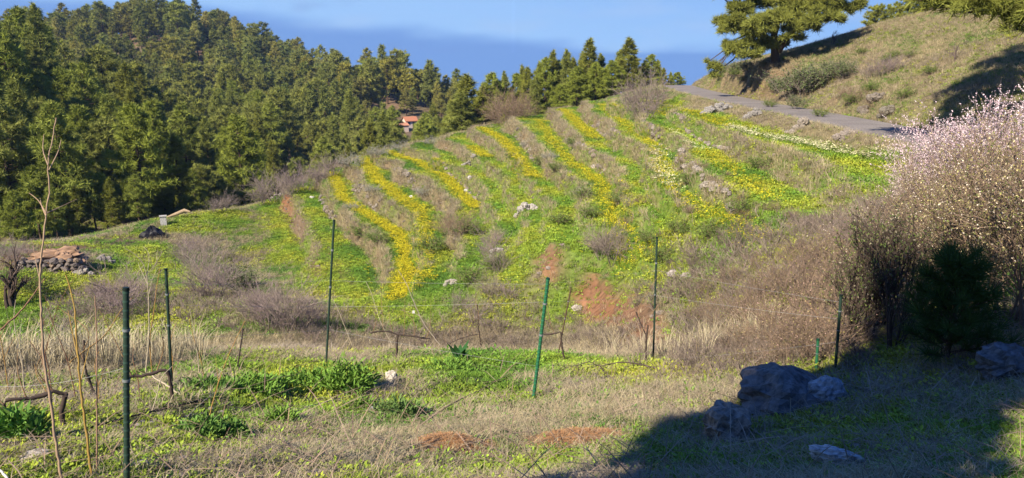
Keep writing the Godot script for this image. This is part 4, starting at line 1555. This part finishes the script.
func trellis() -> void:
	var green := Color(0.024, 0.046, 0.034)
	var bright := Color(0.022, 0.1, 0.05)
	post("front", 127, 488, 126, 290, 0.019, green, "dark green ribbed metal post in front of the gnarled vines")
	post("far", 326, 366, 334, 221, 0.018, green, "tall dark green post rising behind the leafy green bush", false)
	post("lean", 533, 402, 548, 279, 0.024, bright, "bright green metal post leaning beside the dry grass")
	post("thin", 653, 363, 657, 238, 0.017, green, "thin dark green post in front of the red earth bank", false)
	post("side", 172, 392, 166, 270, 0.018, green, "dark post standing by the vine and the green track", false)
	post("shade", 835, 372, 841, 296, 0.018, green, "dark post among the dark thin-stemmed shrubs", false)
	post("short", 816, 371, 818, 340, 0.018, bright, "short green post stub behind the shaded boulder", false)
	post("stake", 558, 356, 571, 288, 0.014, Color(0.09, 0.055, 0.04), "rusty thin stake behind the leaning green post", false)
	post("stub", 237, 372, 243, 330, 0.012, Color(0.06, 0.045, 0.04), "short dark stake left of the leafy green bush", false)
	var at := func(key: String, f: float) -> Vector3: return post_at[key][0].lerp(post_at[key][1], f)
	var zinc := Color(0.32, 0.32, 0.31)
	wire([at.call("side", 0.72), at.call("far", 0.42), at.call("lean", 0.82), at.call("thin", 0.55), at.call("shade", 0.7)], 0.0014, zinc, "upper galvanised wire strung across the green posts", "trellis_wire", "wire", 0.004)
	wire([at.call("side", 0.45), at.call("far", 0.26), at.call("lean", 0.3), at.call("thin", 0.02), at.call("shade", 0.4)], 0.0014, zinc, "lower galvanised wire strung across the green posts", "trellis_wire", "wire", 0.006)
	wire([at.call("side", 0.88), at.call("far", 0.6), at.call("lean", 0.96), at.call("thin", 0.75), at.call("shade", 0.92)], 0.0012, zinc, "topmost galvanised wire strung across the green posts", "trellis_wire", "wire", 0.004)
	wire([at.call("front", 0.62), at_d(-20, 385, 8.0)], 0.0012, zinc, "thin wire running from the front post past the gnarled vine")
	# drip hoses
	var hose := []
	for q in [[-10,452], [40,446], [80,436], [130,422], [165,413], [200,405], [250,396], [300,390]]:
		hose.append(hit(q[0], q[1]) + Vector3.UP * 0.05)
	wire(hose, 0.011, Color(0.012, 0.012, 0.013), "black drip hose lying along the front vine row", "drip_hose", "hose", 0.0)
	hose = []
	for q in [[318,391], [345,389], [370,386], [400,380], [425,376], [460,372]]:
		hose.append(hit(q[0], q[1]) + Vector3.UP * 0.05)
	wire(hose, 0.011, Color(0.016, 0.017, 0.02), "black drip hose lying beside the pale stone block", "drip_hose", "hose", 0.0)
	var tan := Color(0.3, 0.18, 0.06)
	var pale := Color(0.36, 0.3, 0.21)
	var red := Color(0.15, 0.075, 0.05)
	cane([64,490, 58,455, 50,400, 44,358, 41,310, 40,280, 43,240, 46,213, 49,193, 48,163, 52,140, 56,118], 5.3, 5.6, 0.009, 0.003, Color(0.3, 0.21, 0.14), "tall slender bare sapling beside the front green post", "bare_sapling", [[46,213, 38,200, 29,193], [47,213, 60,207, 77,199], [48,165, 43,150, 44,134], [49,170, 58,152, 61,140], [46,216, 42,207, 40,198], [41,285, 36,262, 33,245]], "")
	cane([93,490, 88,445, 82,400, 78,358, 76,325, 73,300, 66,275], 5.4, 5.8, 0.009, 0.004, Color(0.26, 0.17, 0.05), "yellowish upright cane next to the slender sapling", "vine_cane", [[78,358, 72,330, 68,310], [80,385, 86,360, 90,345]])
	cane([97,480, 97,430, 97,380, 97,340, 95,296], 5.5, 5.7, 0.006, 0.003, Color(0.24, 0.15, 0.1), "thin straight cane beside the front green post")
	cane([146,372, 149,330, 148,290, 145,268, 137,256, 124,248], 9.5, 9.5, 0.008, 0.003, pale, "pale bent cane arching above the vine arm", "vine_cane", [[148,285, 141,270, 138,262], [148,300, 152,280, 158,268], [147,275, 149,255, 143,246]])
	cane([152,372, 150,340, 154,310, 157,285, 160,268], 9.5, 9.5, 0.006, 0.003, tan, "yellow-brown cane by the dark post")
	cane([130,472, 152,448, 175,430, 196,408, 215,392], 5.9, 8.6, 0.006, 0.003, pale, "long pale stem lying slanted over the weeds")
	cane([0,470, 10,482], 5.4, 5.2, 0.007, 0.007, Color(0.5, 0.48, 0.44), "short whitish stick beside the pale slab stone")
	cane([70,362, 86,350, 105,335, 120,312, 132,298], 7.5, 8.5, 0.006, 0.003, tan, "slanting tan shoot crossing behind the front post")
	cane([0,330, 20,312, 33,295, 45,278], 6.0, 6.3, 0.006, 0.003, Color(0.2, 0.11, 0.07), "slanting brown shoot behind the slender sapling")
	cane([5,415, 25,430, 50,445, 62,440], 7.0, 6.6, 0.005, 0.003, tan, "slender stem lying beside the black hose")
	cane([180,395, 165,384, 155,378, 150,372], 8.8, 9.4, 0.011, 0.007, pale, "thick broken stem slanting under the vine arm")
	cane([355,475, 400,440, 450,405, 480,390, 512,372], 5.8, 11.6, 0.008, 0.004, Color(0.26, 0.18, 0.11), "long brown pruned cane lying over the weeds")
	cane([285,425, 300,410, 325,402, 350,396], 7.6, 9.2, 0.005, 0.003, pale, "pale dry stem lying in front of the leafy bush")
	cane([440,345, 425,325, 415,305, 407,285, 398,270], 14.0, 14.5, 0.01, 0.004, Color(0.3, 0.25, 0.19), "greyish leafless shoot above the dry verge", "vine_cane", [[425,325, 418,315, 400,310], [415,305, 412,290, 415,280]])
	cane([352,345, 343,322, 336,305, 330,295], 13.6, 13.8, 0.007, 0.003, pale, "pale leafless shoot beside the tall green post")
	cane([392,345, 380,320, 372,295, 366,282], 14.2, 14.4, 0.008, 0.004, pale, "pale leafless shoot rising from the dry verge")
	cane([800,352, 830,334, 855,332, 880,322, 892,320], 11.0, 11.5, 0.008, 0.004, Color(0.3, 0.17, 0.09), "orange-brown shoot stretched along the wire in the shade", "vine_cane", [[855,332, 850,342, 848,352], [830,334, 815,312, 805,300], [880,322, 868,314, 850,318]])
	cane([840,330, 822,318, 808,330, 790,336], 11.0, 11.2, 0.007, 0.003, Color(0.3, 0.2, 0.11), "orange-brown shoot arching beside the dark post")
	cane([655,368, 625,362, 600,366, 590,362, 575,366], 11.5, 11.2, 0.012, 0.005, Color(0.08, 0.06, 0.05), "dark vine arm tied along the lower wire", "vine_cane", [[600,366, 608,376, 618,384]])
	cane([780,372, 740,368, 700,372, 660,366], 11.6, 11.8, 0.009, 0.004, Color(0.09, 0.065, 0.05), "dark vine shoot lying along the lower wire by the boulders")
	for k in 16:
		var fx := rng.randf_range(-5.0, 215.0)
		var fy := rng.randf_range(372.0, 425.0)
		var fd := Vector2(hit(fx, fy).x, hit(fx, fy).z).length()
		var hx := rng.randf_range(-38.0, 38.0)
		var hy := rng.randf_range(45.0, 110.0)
		cane([fx, fy + 3, fx + hx * 0.3, fy - hy * 0.4, fx + hx * 0.65 + rng.randf_range(-5, 5), fy - hy * 0.75, fx + hx, fy - hy], fd, fd + 0.2, 0.006, 0.0025, [tan, pale, red][k % 3], "thin bare shoot springing up among the vine row", "vine_shoot", [[fx + hx * 0.3, fy - hy * 0.4, fx + hx * 0.3 + rng.randf_range(-16, 16), fy - hy * 0.65]], "thin shoots in the vine row")
	vine([62,430, 62,412, 66,394], [[66,394, 50,392, 38,397, 22,399, 6,400, 4,408]], 8.0, 0.024, "gnarled vine with one long arm beside the slender sapling")
	vine([172,404, 171,386, 167,370], [[167,370, 156,372, 146,375, 128,377]], 9.5, 0.022, "gnarled vine with short arm at the dark post")
	vine([396,362, 397,345, 398,335], [[398,335, 412,336, 430,339], [398,335, 385,331, 370,333]], 13.0, 0.02, "low gnarled vine on the verge behind the leafy bush")
	vine([482,352, 480,338, 478,326], [[478,334, 462,338, 446,345], [478,330, 478,315, 477,304]], 13.0, 0.024, "knotted vine on the verge beside the big agave leaf")
	vine([565,362, 562,345, 561,332], [[561,332, 550,334, 540,334]], 12.5, 0.02, "slim vine behind the leaning green post")
	vine([646,366, 646,345, 648,325], [[646,335, 640,322, 636,312]], 12.0, 0.016, "slim vine next to the thin green post")
	vine([100,400, 92,388, 87,375], [[87,375, 84,360, 84,340]], 9.0, 0.015, "slim dark vine behind the yellowish cane")
	# small sign on a stake
	var b := hit(414, 350)
	var top := at_d(413.5, 311, Vector2(b.x, b.z).length())
	var t := thing("plant_marker", "small white marker on a stick above the dry verge", "marker", b)
	var mb := MB.new()
	mb.tube(PackedVector3Array([Vector3(0, -0.1, 0), top - b]), PackedFloat32Array([0.008, 0.007]), 6, Color(0.2, 0.15, 0.1))
	obj("stick", mb.mesh(), M.wood, t)
	mb = MB.new()
	mb.box(Transform3D(Basis(Vector3.UP, 0.3), top - b - Vector3.UP * 0.04), Vector3(0.075, 0.1, 0.012), Color(0.75, 0.75, 0.72))
	obj("tag_plate", mb.mesh(), M.paint, t)

# ---------------------------------------------------------------- stones and small things

func rock(seed_n: int, px: float, py: float, w_px: float, h_px: float, deep: float, col: Color, label: String, turn := 0.0, group := "", sink := 0.15) -> void:
	var p := hit(px, py)
	var depth := -p.z * cp - p.y * sp
	var w := w_px / F * depth
	var h := h_px / F * depth
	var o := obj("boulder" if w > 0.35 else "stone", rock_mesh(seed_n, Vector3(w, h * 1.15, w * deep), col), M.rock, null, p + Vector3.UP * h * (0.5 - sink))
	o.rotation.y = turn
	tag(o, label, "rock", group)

func heap(px: float, py: float, r_px: float, n: int, size: float, col: Color, label: String, called := "stone_pile", flat := 0.45) -> void:
	var p := hit(px, py)
	var depth := -p.z * cp - p.y * sp
	var rad := r_px / F * depth
	var t := thing(called, label, "stone pile", p)
	var ms := []
	for i in 4:
		ms.append(rock_mesh(700 + i, Vector3(size, size * 0.75, size * 0.9), col))
	for i in n:
		var a := rng.randf() * TAU
		var q := rad * sqrt(rng.randf())
		var x := p.x + cos(a) * q
		var z := p.z + sin(a) * q * flat
		var o := obj("stone", ms[i % 4], M.rock, t, Vector3(x - p.x, hgt(x, z) - p.y + size * 0.25 + (1.0 - q / rad) * size * 0.8, z - p.z))
		o.rotation = Vector3(rng.randf() * 0.6, rng.randf() * TAU, rng.randf() * 0.6)
		o.scale = Vector3.ONE * rng.randf_range(0.6, 1.3)

func along(l: PackedVector2Array, f: float) -> Vector2:
	var total := 0.0
	for i in l.size() - 1:
		total += l[i].distance_to(l[i + 1])
	var want := total * f
	for i in l.size() - 1:
		var step := l[i].distance_to(l[i + 1])
		if want <= step:
			return l[i].lerp(l[i + 1], want / step)
		want -= step
	return l[l.size() - 1]

func terrace_walls() -> void:
	var ms := []
	for i in 4:
		ms.append(rock_mesh(750 + i, Vector3(0.34, 0.24, 0.28), [Color(0.25, 0.215, 0.18), Color(0.3, 0.26, 0.22), Color(0.2, 0.17, 0.145), Color(0.27, 0.22, 0.17)][i]))
	for w in [[1, 0.15, 0.45], [2, 0.2, 0.5], [3, 0.25, 0.5], [4, 0.3, 0.6], [7, 0.15, 0.5], [8, 0.35, 0.7], [9, 0.3, 0.55], [10, 0.35, 0.6], [10, 0.7, 0.95], [11, 0.35, 0.7]]:
		var a := strip_line(w[0])
		var b := strip_line(w[0] + 1)
		var q := along(a, w[1]).lerp(along(b, w[1]), 0.45)
		var o := on(q.x, q.y)
		var t := thing("stone_edging", "low rough line of stones along a bank between flower strips", "stone edging", o, 0.0, "stone edges of the terrace banks")
		for k in 34:
			var f := lerpf(w[1], w[2], (k + rng.randf()) / 34.0)
			var p := along(a, f).lerp(along(b, f), 0.47 + rng.randf_range(-0.05, 0.05))
			var st := obj("stone", ms[rng.randi() % 4], M.rock, t, on(p.x, p.y) + Vector3.UP * rng.randf_range(0.0, 0.12) - o)
			st.rotation = Vector3(rng.randf_range(-0.4, 0.4), rng.randf() * TAU, rng.randf_range(-0.4, 0.4))
			st.scale = Vector3.ONE * rng.randf_range(0.55, 1.35)

func herb_mesh(seed_n: int, blades: int, h: float, half: float, leaf: float) -> ArrayMesh:
	# a low stand of many upright leafy shoots, higher in the middle, ragged at the edge
	var r := RandomNumberGenerator.new()
	r.seed = seed_n
	var mb := MB.new()
	for i in blades:
		var a := r.randf() * TAU
		var q := sqrt(r.randf()) * (1.0 + 0.3 * sin(a * 3.0 + seed_n) + 0.2 * sin(a * 7.0))
		var b := Vector3(cos(a) * q * half, 0, sin(a) * q * half * 0.6)
		var top := h * r.randf_range(0.35, 1.0) * (1.0 - 0.5 * minf(1.0, q))
		var d := (Vector3.UP + rdir(r) * 0.75 + Vector3(cos(a), 0, sin(a)) * q * 0.5).normalized()
		b += Vector3.UP * top * r.randf_range(0.0, 1.0)
		var s := d.cross(rdir(r)).normalized() * leaf * 0.1
		var l := leaf * r.randf_range(0.6, 1.3)
		var k := r.randf_range(0.7, 1.35)
		var col := Color(k * r.randf_range(0.85, 1.2), k, k)
		mb.tri(b, b + d * l * 0.5 + s, b + d * l * 0.5 - s, col)
		mb.tri(b + d * l * 0.5 + s, b + d * l + Vector3.DOWN * l * 0.15, b + d * l * 0.5 - s, col)
	return mb.mesh()

func herb_bush(px: float, py: float, w_px: float, h_px: float, leaves: int, leaf: float, col: Color, label: String, group := "") -> void:
	var p := hit(px, py)
	var depth := -p.z * cp - p.y * sp
	var m := herb_mesh(int(px), leaves * 2, h_px / F * depth, w_px / F * depth * 0.5, leaf)
	var mat: StandardMaterial3D = M.grass.duplicate()
	mat.albedo_color = Color(col.r, col.g, col.b).linear_to_srgb()
	tag(obj("leafy_plant", m, mat, null, p), label, "plant", group)

func needle_heap(px: float, py: float, w_px: float, label: String, seed_n: int) -> void:
	var p := hit(px, py)
	var depth := -p.z * cp - p.y * sp
	var w := w_px / F * depth
	var r := RandomNumberGenerator.new()
	r.seed = seed_n
	var mb := MB.new()
	var edge := FastNoiseLite.new()
	edge.seed = seed_n
	edge.frequency = 0.8
	for i in 4200:
		var a := r.randf() * TAU
		var q := sqrt(r.randf()) if i % 4 < 3 else r.randf_range(0.5, 1.7)
		var wob := 1.0 + edge.get_noise_2d(cos(a) * 2.0, sin(a) * 2.0) * 0.7
		var x := cos(a) * q * w * 0.5 * wob
		var z := sin(a) * q * w * 0.42 * wob
		var y := hgt(p.x + x, p.z + z) - p.y + 0.02 + maxf(0.0, 1.0 - q * q) * 0.11 * r.randf_range(0.5, 1.0)
		var e := r.randf() * TAU
		var d := Vector3(cos(e), r.randf_range(-0.2, 0.3), sin(e)) * 0.075
		var s := Vector3(-d.z, 0.0, d.x).normalized() * 0.003
		var c := Vector3(x, y, z)
		var col := shade(Color(0.36, 0.17, 0.065).lerp(Color(0.34, 0.22, 0.12), r.randf()), r.randf_range(0.6, 1.4))
		mb.tri(c - d - s, c - d + s, c + d, col)
	# the packed mass below the loose needles
	for i in 24:
		for k in 4:
			var q := []
			for uv in [[i, k], [i + 1, k], [i + 1, k + 1], [i, k + 1]]:
				var a: float = TAU * uv[0] / 24.0
				var f: float = uv[1] / 4.0
				var x: float = cos(a) * f * w * 0.3
				var z: float = sin(a) * f * w * 0.26
				q.append(Vector3(x, hgt(p.x + x, p.z + z) - p.y + 0.08 * (1.0 - f * f), z))
			mb.quad(q[0], q[1], q[2], q[3], Color(0.2, 0.1, 0.05))
	tag(obj("needle_heap", mb.mesh(), M.straw, null, p), label, "needle heap")

func small_things() -> void:
	rock(801, 391, 384, 14, 13, 0.9, Color(0.46, 0.41, 0.34), "pale squarish stone block beside the leafy green bush", 0.3, "", 0.0)
	rock(802, 372, 413, 9, 8, 0.9, Color(0.26, 0.25, 0.25), "small grey stone among dark green weeds")
	rock(803, 374, 422, 10, 4, 0.8, Color(0.33, 0.28, 0.22), "small tan stone in the dry grass")
	rock(804, 374, 392, 6, 3, 0.9, Color(0.45, 0.41, 0.36), "small whitish pebble beside the black hose")
	rock(805, 36, 458, 30, 9, 0.6, Color(0.34, 0.3, 0.25), "pale slab stone under the gnarled vine", 0.2)
	rock(806, 140, 466, 16, 6, 0.7, Color(0.33, 0.29, 0.24), "pale flat stone at the foot of the front post", 0.5)
	rock(807, 155, 469, 10, 5, 0.8, Color(0.3, 0.26, 0.21), "small tan stone near the foot of the front post")
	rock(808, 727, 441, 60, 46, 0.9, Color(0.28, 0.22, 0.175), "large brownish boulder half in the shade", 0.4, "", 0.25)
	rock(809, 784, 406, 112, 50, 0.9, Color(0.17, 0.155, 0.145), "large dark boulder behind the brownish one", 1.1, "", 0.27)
	rock(810, 825, 404, 44, 30, 0.7, Color(0.3, 0.3, 0.31), "pale grey angular stone against the dark boulder", 0.2)
	rock(811, 838, 468, 62, 20, 0.36, Color(0.42, 0.42, 0.42), "long pale flat stone lying in shaded grass", -0.6, "", 0.05)
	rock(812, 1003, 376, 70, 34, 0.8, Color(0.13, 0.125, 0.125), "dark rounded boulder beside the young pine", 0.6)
	rock(813, 738, 446, 13, 7, 0.9, Color(0.22, 0.19, 0.16), "small stone at the foot of the brownish boulder")
	rock(814, 470, 180, 5, 4, 0.9, Color(0.6, 0.57, 0.52), "white stone at the edge of the upper left flower strip")
	rock(815, 466, 194, 6, 5, 0.9, Color(0.62, 0.6, 0.55), "white stone beside the end of a flower strip")
	rock(816, 411, 199, 5, 4, 0.9, Color(0.6, 0.58, 0.54), "white stone on the bank of the broad flower strip")
	rock(817, 642, 238, 5, 4, 0.9, Color(0.7, 0.69, 0.66), "white stone below the grey leafless shrub")
	rock(818, 671, 185, 5, 4, 0.9, Color(0.7, 0.69, 0.66), "white stone on the brown bank of the whitish strip")
	rock(819, 312, 199, 5, 3, 0.9, Color(0.6, 0.57, 0.52), "white stone between the two lowest strips")
	rock(820, 672, 276, 12, 7, 0.8, Color(0.34, 0.3, 0.27), "grey stone on the bank above the red earth")
	rock(821, 686, 279, 12, 6, 0.8, Color(0.3, 0.26, 0.22), "brownish stone on the bank above the red earth")
	rock(822, 577, 311, 12, 6, 0.8, Color(0.38, 0.33, 0.28), "pale stone on the grass ledge before the red earth")
	heap(524, 211, 12, 22, 0.34, Color(0.36, 0.33, 0.29), "heap of pale stones on the grass bench")
	heap(715, 113, 16, 34, 0.42, Color(0.26, 0.24, 0.22), "heap of grey stones below the road edge", "stone_pile", 0.6)
	heap(755, 118, 10, 14, 0.4, Color(0.24, 0.22, 0.2), "small heap of dark stones under the road bend")
	heap(800, 130, 12, 14, 0.35, Color(0.27, 0.23, 0.19), "brownish stones on the dry bank under the road")
	heap(845, 140, 12, 14, 0.35, Color(0.25, 0.21, 0.18), "brown stones at the end of the bank under the road")
	heap(470, 164, 8, 12, 0.3, Color(0.3, 0.27, 0.23), "row of grey stones on the bank by the grass track")
	heap(493, 255, 9, 16, 0.22, Color(0.36, 0.33, 0.29), "spill of pale stones beside the grass bench")
	heap(450, 285, 8, 16, 0.2, Color(0.36, 0.32, 0.27), "spill of stones along the lower path")
	heap(105, 262, 9, 14, 0.32, Color(0.3, 0.27, 0.24), "heap of stones on the bright meadow")
	heap(85, 276, 8, 12, 0.3, Color(0.3, 0.27, 0.23), "scatter of stones below the ruined wall")
	heap(280, 198, 14, 16, 0.3, Color(0.34, 0.3, 0.26), "broken stone edge along the lowest terrace rim")
	heap(870, 110, 12, 14, 0.5, Color(0.2, 0.17, 0.14), "rocky outcrop on the hill above the road")
	heap(885, 118, 9, 10, 0.5, Color(0.18, 0.16, 0.13), "dark rocks beside the road verge")
	# ruin: a stack of dry stones with an earth top
	var p := hit(48, 272)
	var t := thing("ruined_wall", "ruined dry-stone hut wall with earth on top", "ruin", p, 0.15)
	t.scale = Vector3.ONE * 0.75
	var ms := []
	for i in 5:
		ms.append(rock_mesh(720 + i, Vector3(0.5, 0.3, 0.45), [Color(0.17, 0.14, 0.12), Color(0.22, 0.18, 0.15), Color(0.13, 0.11, 0.1), Color(0.24, 0.18, 0.13), Color(0.19, 0.16, 0.14)][i], 0.2))
	for row in 4:
		for k in 9 - row / 2:
			var x := (k - 4.0 + 0.25 * row) * 0.45 + rng.randf_range(-0.06, 0.06)
			var zz := rng.randf_range(-0.1, 0.1)
			var o := obj("stone", ms[rng.randi() % 5], M.rock, t, Vector3(x, -0.15 + row * 0.26, zz - row * 0.08))
			o.rotation = Vector3(rng.randf_range(-0.4, 0.4), rng.randf() * TAU, rng.randf_range(-0.5, 0.5))
			o.scale = Vector3.ONE * rng.randf_range(0.7, 1.35)
	obj("earth_top", rock_mesh(731, Vector3(3.6, 1.1, 2.6), Color(0.3, 0.19, 0.12), 0.6), M.far, t, Vector3(0.1, 0.55, -1.4))
	heap(25, 268, 9, 12, 0.4, Color(0.18, 0.15, 0.13), "tumbled stones at the end of the ruined wall")
	# black sheet over a heap, and the pale box by it
	p = hit(153, 237)
	var mb := MB.new()
	var prev := PackedVector3Array()
	for j in 7:
		var ring := PackedVector3Array()
		for i in 17:
			var a := TAU * (i % 16) / 16.0
			var f := j / 6.0
			var rr := lerpf(0.75, 0.05, f * f) * (1.0 + 0.18 * sin(a * 3.0 + 1.0) + 0.12 * noise_c.get_noise_2d(cos(a) * 3.0 + j, sin(a) * 3.0) * 3.0)
			ring.append(Vector3(cos(a) * rr, f * 0.78 + 0.1 * sin(a * 5.0 + j) - 0.05, sin(a) * rr * 0.8))
		if j > 0:
			for i in 16:
				mb.quad(prev[i], prev[i + 1], ring[i + 1], ring[i], Color(0.012, 0.013, 0.016))
		prev = ring
	tag(obj("tarpaulin_heap", mb.mesh(), M.paint, null, p), "black plastic sheet crumpled over a heap at the track end", "tarpaulin")
	p = hit(164, 226)
	t = thing("field_box", "small whitish box beside the black plastic sheet", "box", p, 0.4)
	mb = MB.new()
	mb.box(Transform3D(Basis(), Vector3(0, 0.3, 0)), Vector3(0.4, 0.7, 0.35), Color(0.5, 0.48, 0.45))
	obj("case", mb.mesh(), M.rock, t)
	mb = MB.new()
	mb.box(Transform3D(Basis(), Vector3(0, 0.67, 0)), Vector3(0.48, 0.06, 0.42), Color(0.42, 0.4, 0.36))
	obj("lid", mb.mesh(), M.rock, t)
	# pale log on the rim
	p = hit(178, 219)
	mb = MB.new()
	mb.tube(PackedVector3Array([Vector3(-0.7, 0.15, 0.1), Vector3(-0.1, 0.35, 0), Vector3(0.5, 0.6, -0.1), Vector3(0.9, 0.5, -0.1)]), PackedFloat32Array([0.06, 0.13, 0.14, 0.05]), 9, Color(0.36, 0.27, 0.17), true)
	tag(obj("fallen_log", mb.mesh(), M.rock, null, p), "pale tan log lying on the meadow rim before the pines", "log")
	needle_heap(574, 442, 78, "large heap of rust-red pine needles at the shadow edge", 4)
	needle_heap(447, 446, 58, "smaller flat heap of rust-brown pine needles in dry grass", 9)
	var lush_c := Color(0.16, 0.28, 0.045)
	herb_bush(344, 392, 62, 42, 900, 0.13, lush_c, "large leafy green bush at the foot of the tall post")
	herb_bush(300, 390, 60, 26, 500, 0.12, lush_c, "low leafy green clump beside the large bush")
	herb_bush(250, 395, 70, 26, 600, 0.12, Color(0.15, 0.27, 0.045), "broad low clump of green weeds on the ridge of soil")
	herb_bush(205, 395, 50, 22, 400, 0.11, Color(0.14, 0.25, 0.05), "green weed clump near the short-armed vine")
	herb_bush(205, 438, 50, 26, 500, 0.1, Color(0.13, 0.24, 0.05), "dark green weed clump on bare soil")
	herb_bush(232, 440, 34, 20, 300, 0.1, Color(0.14, 0.25, 0.05), "small dark green weed clump on bare soil")
	herb_bush(400, 418, 44, 24, 450, 0.1, Color(0.13, 0.21, 0.06), "bluish green weed clump behind the needle heaps")
	herb_bush(362, 412, 26, 20, 260, 0.1, Color(0.16, 0.27, 0.045), "green weed clump beside the small grey stone")
	herb_bush(18, 440, 50, 36, 500, 0.13, Color(0.13, 0.25, 0.045), "tall green weed clump before the gnarled vine")
	herb_bush(282, 425, 30, 20, 260, 0.1, Color(0.16, 0.27, 0.045), "green weed clump between hose and dry grass")
	herb_bush(452, 372, 60, 16, 400, 0.1, Color(0.15, 0.27, 0.045), "strip of green weeds behind the second hose")
	herb_bush(188, 392, 26, 20, 260, 0.06, Color(0.14, 0.15, 0.1), "grey-green cushion plant beside the short-armed vine")
	# broad upright leaf clump on the verge
	p = hit(459, 362)
	t = thing("broadleaf_plant", "upright plant with large dark green leaves on the verge", "plant", p)
	for i in 7:
		var a := i * 2.4
		var o := Vector3(cos(a), 0, sin(a))
		mb = MB.new()
		var s := Vector3(-o.z, 0, o.x) * 0.07
		var hh := rng.randf_range(0.25, 0.45)
		var b0 := o * 0.04
		var m0 := o * 0.12 + Vector3.UP * hh * 0.6
		var e0 := o * 0.22 + Vector3.UP * hh
		mb.quad(b0 - s * 0.3, b0 + s * 0.3, m0 + s, m0 - s, Color(0.03, 0.09, 0.025))
		mb.tri(m0 - s, m0 + s, e0, Color(0.03, 0.09, 0.025))
		obj("leaf", mb.mesh(), M.grass, t)

func cottage() -> void:
	var p := at_d(410, 130, 195)
	p.y = fhgt(p.x, p.z)
	var t := thing("cottage", "small white cottage with orange tiled roof among pines", "house", p, 0.5)
	t.scale = Vector3.ONE * 0.78
	var mb := MB.new()
	mb.box(Transform3D(Basis(), Vector3(0, 1.0, 0)), Vector3(4.0, 2.6, 3.2), Color(0.55, 0.46, 0.38))
	obj("wall", mb.mesh(), M.wood, t)
	mb = MB.new()
	for s in [-1.0, 1.0]:
		mb.quad(Vector3(-2.3, 3.5, 0), Vector3(2.3, 3.5, 0), Vector3(2.3, 2.15, s * 2.0), Vector3(-2.3, 2.15, s * 2.0), Color(0.36, 0.15, 0.085))
		mb.quad(Vector3(-2.3, 3.38, 0), Vector3(2.3, 3.38, 0), Vector3(2.3, 2.03, s * 2.0), Vector3(-2.3, 2.03, s * 2.0), Color(0.4, 0.14, 0.07))
	for s in [-2.0, 2.0]:
		mb.tri(Vector3(s, 2.3, -1.6), Vector3(s, 2.3, 1.6), Vector3(s, 3.4, 0), Color(0.55, 0.46, 0.38))
	obj("roof", mb.mesh(), M.wood, t)
	mb = MB.new()
	mb.box(Transform3D(Basis(), Vector3(0.8, 0.75, 1.61)), Vector3(0.9, 2.0, 0.06), Color(0.08, 0.06, 0.05))
	obj("door", mb.mesh(), M.wood, t)
	mb = MB.new()
	mb.box(Transform3D(Basis(), Vector3(-0.9, 1.3, 1.61)), Vector3(0.9, 0.9, 0.06), Color(0.06, 0.06, 0.07))
	obj("window", mb.mesh(), M.wood, t)
	var q := at_d(402, 130, 191)
	q.y = fhgt(q.x, q.z)
	t = thing("shed", "low orange-roofed shed beside the white cottage", "shed", q, 0.4)
	mb = MB.new()
	mb.box(Transform3D(Basis(), Vector3(0, 0.6, 0)), Vector3(3.0, 1.7, 2.0), Color(0.45, 0.36, 0.3))
	obj("wall", mb.mesh(), M.wood, t)
	mb = MB.new()
	mb.box(Transform3D(Basis(Vector3.RIGHT, 0.2), Vector3(0, 1.65, 0)), Vector3(3.4, 0.14, 2.5), Color(0.42, 0.2, 0.12))
	obj("roof", mb.mesh(), M.wood, t)

func _ready() -> void:
	stage()
	setup()
	build_heights()
	zones()
	build_ground()
	build_far()
	build_road()
	cover()
	woods()
	old_pines()
	cottage()
	terrace_walls()
	shrubs()
	young_pine()
	small_things()
	trellis()
	print("built in ", Time.get_ticks_msec(), " ms")
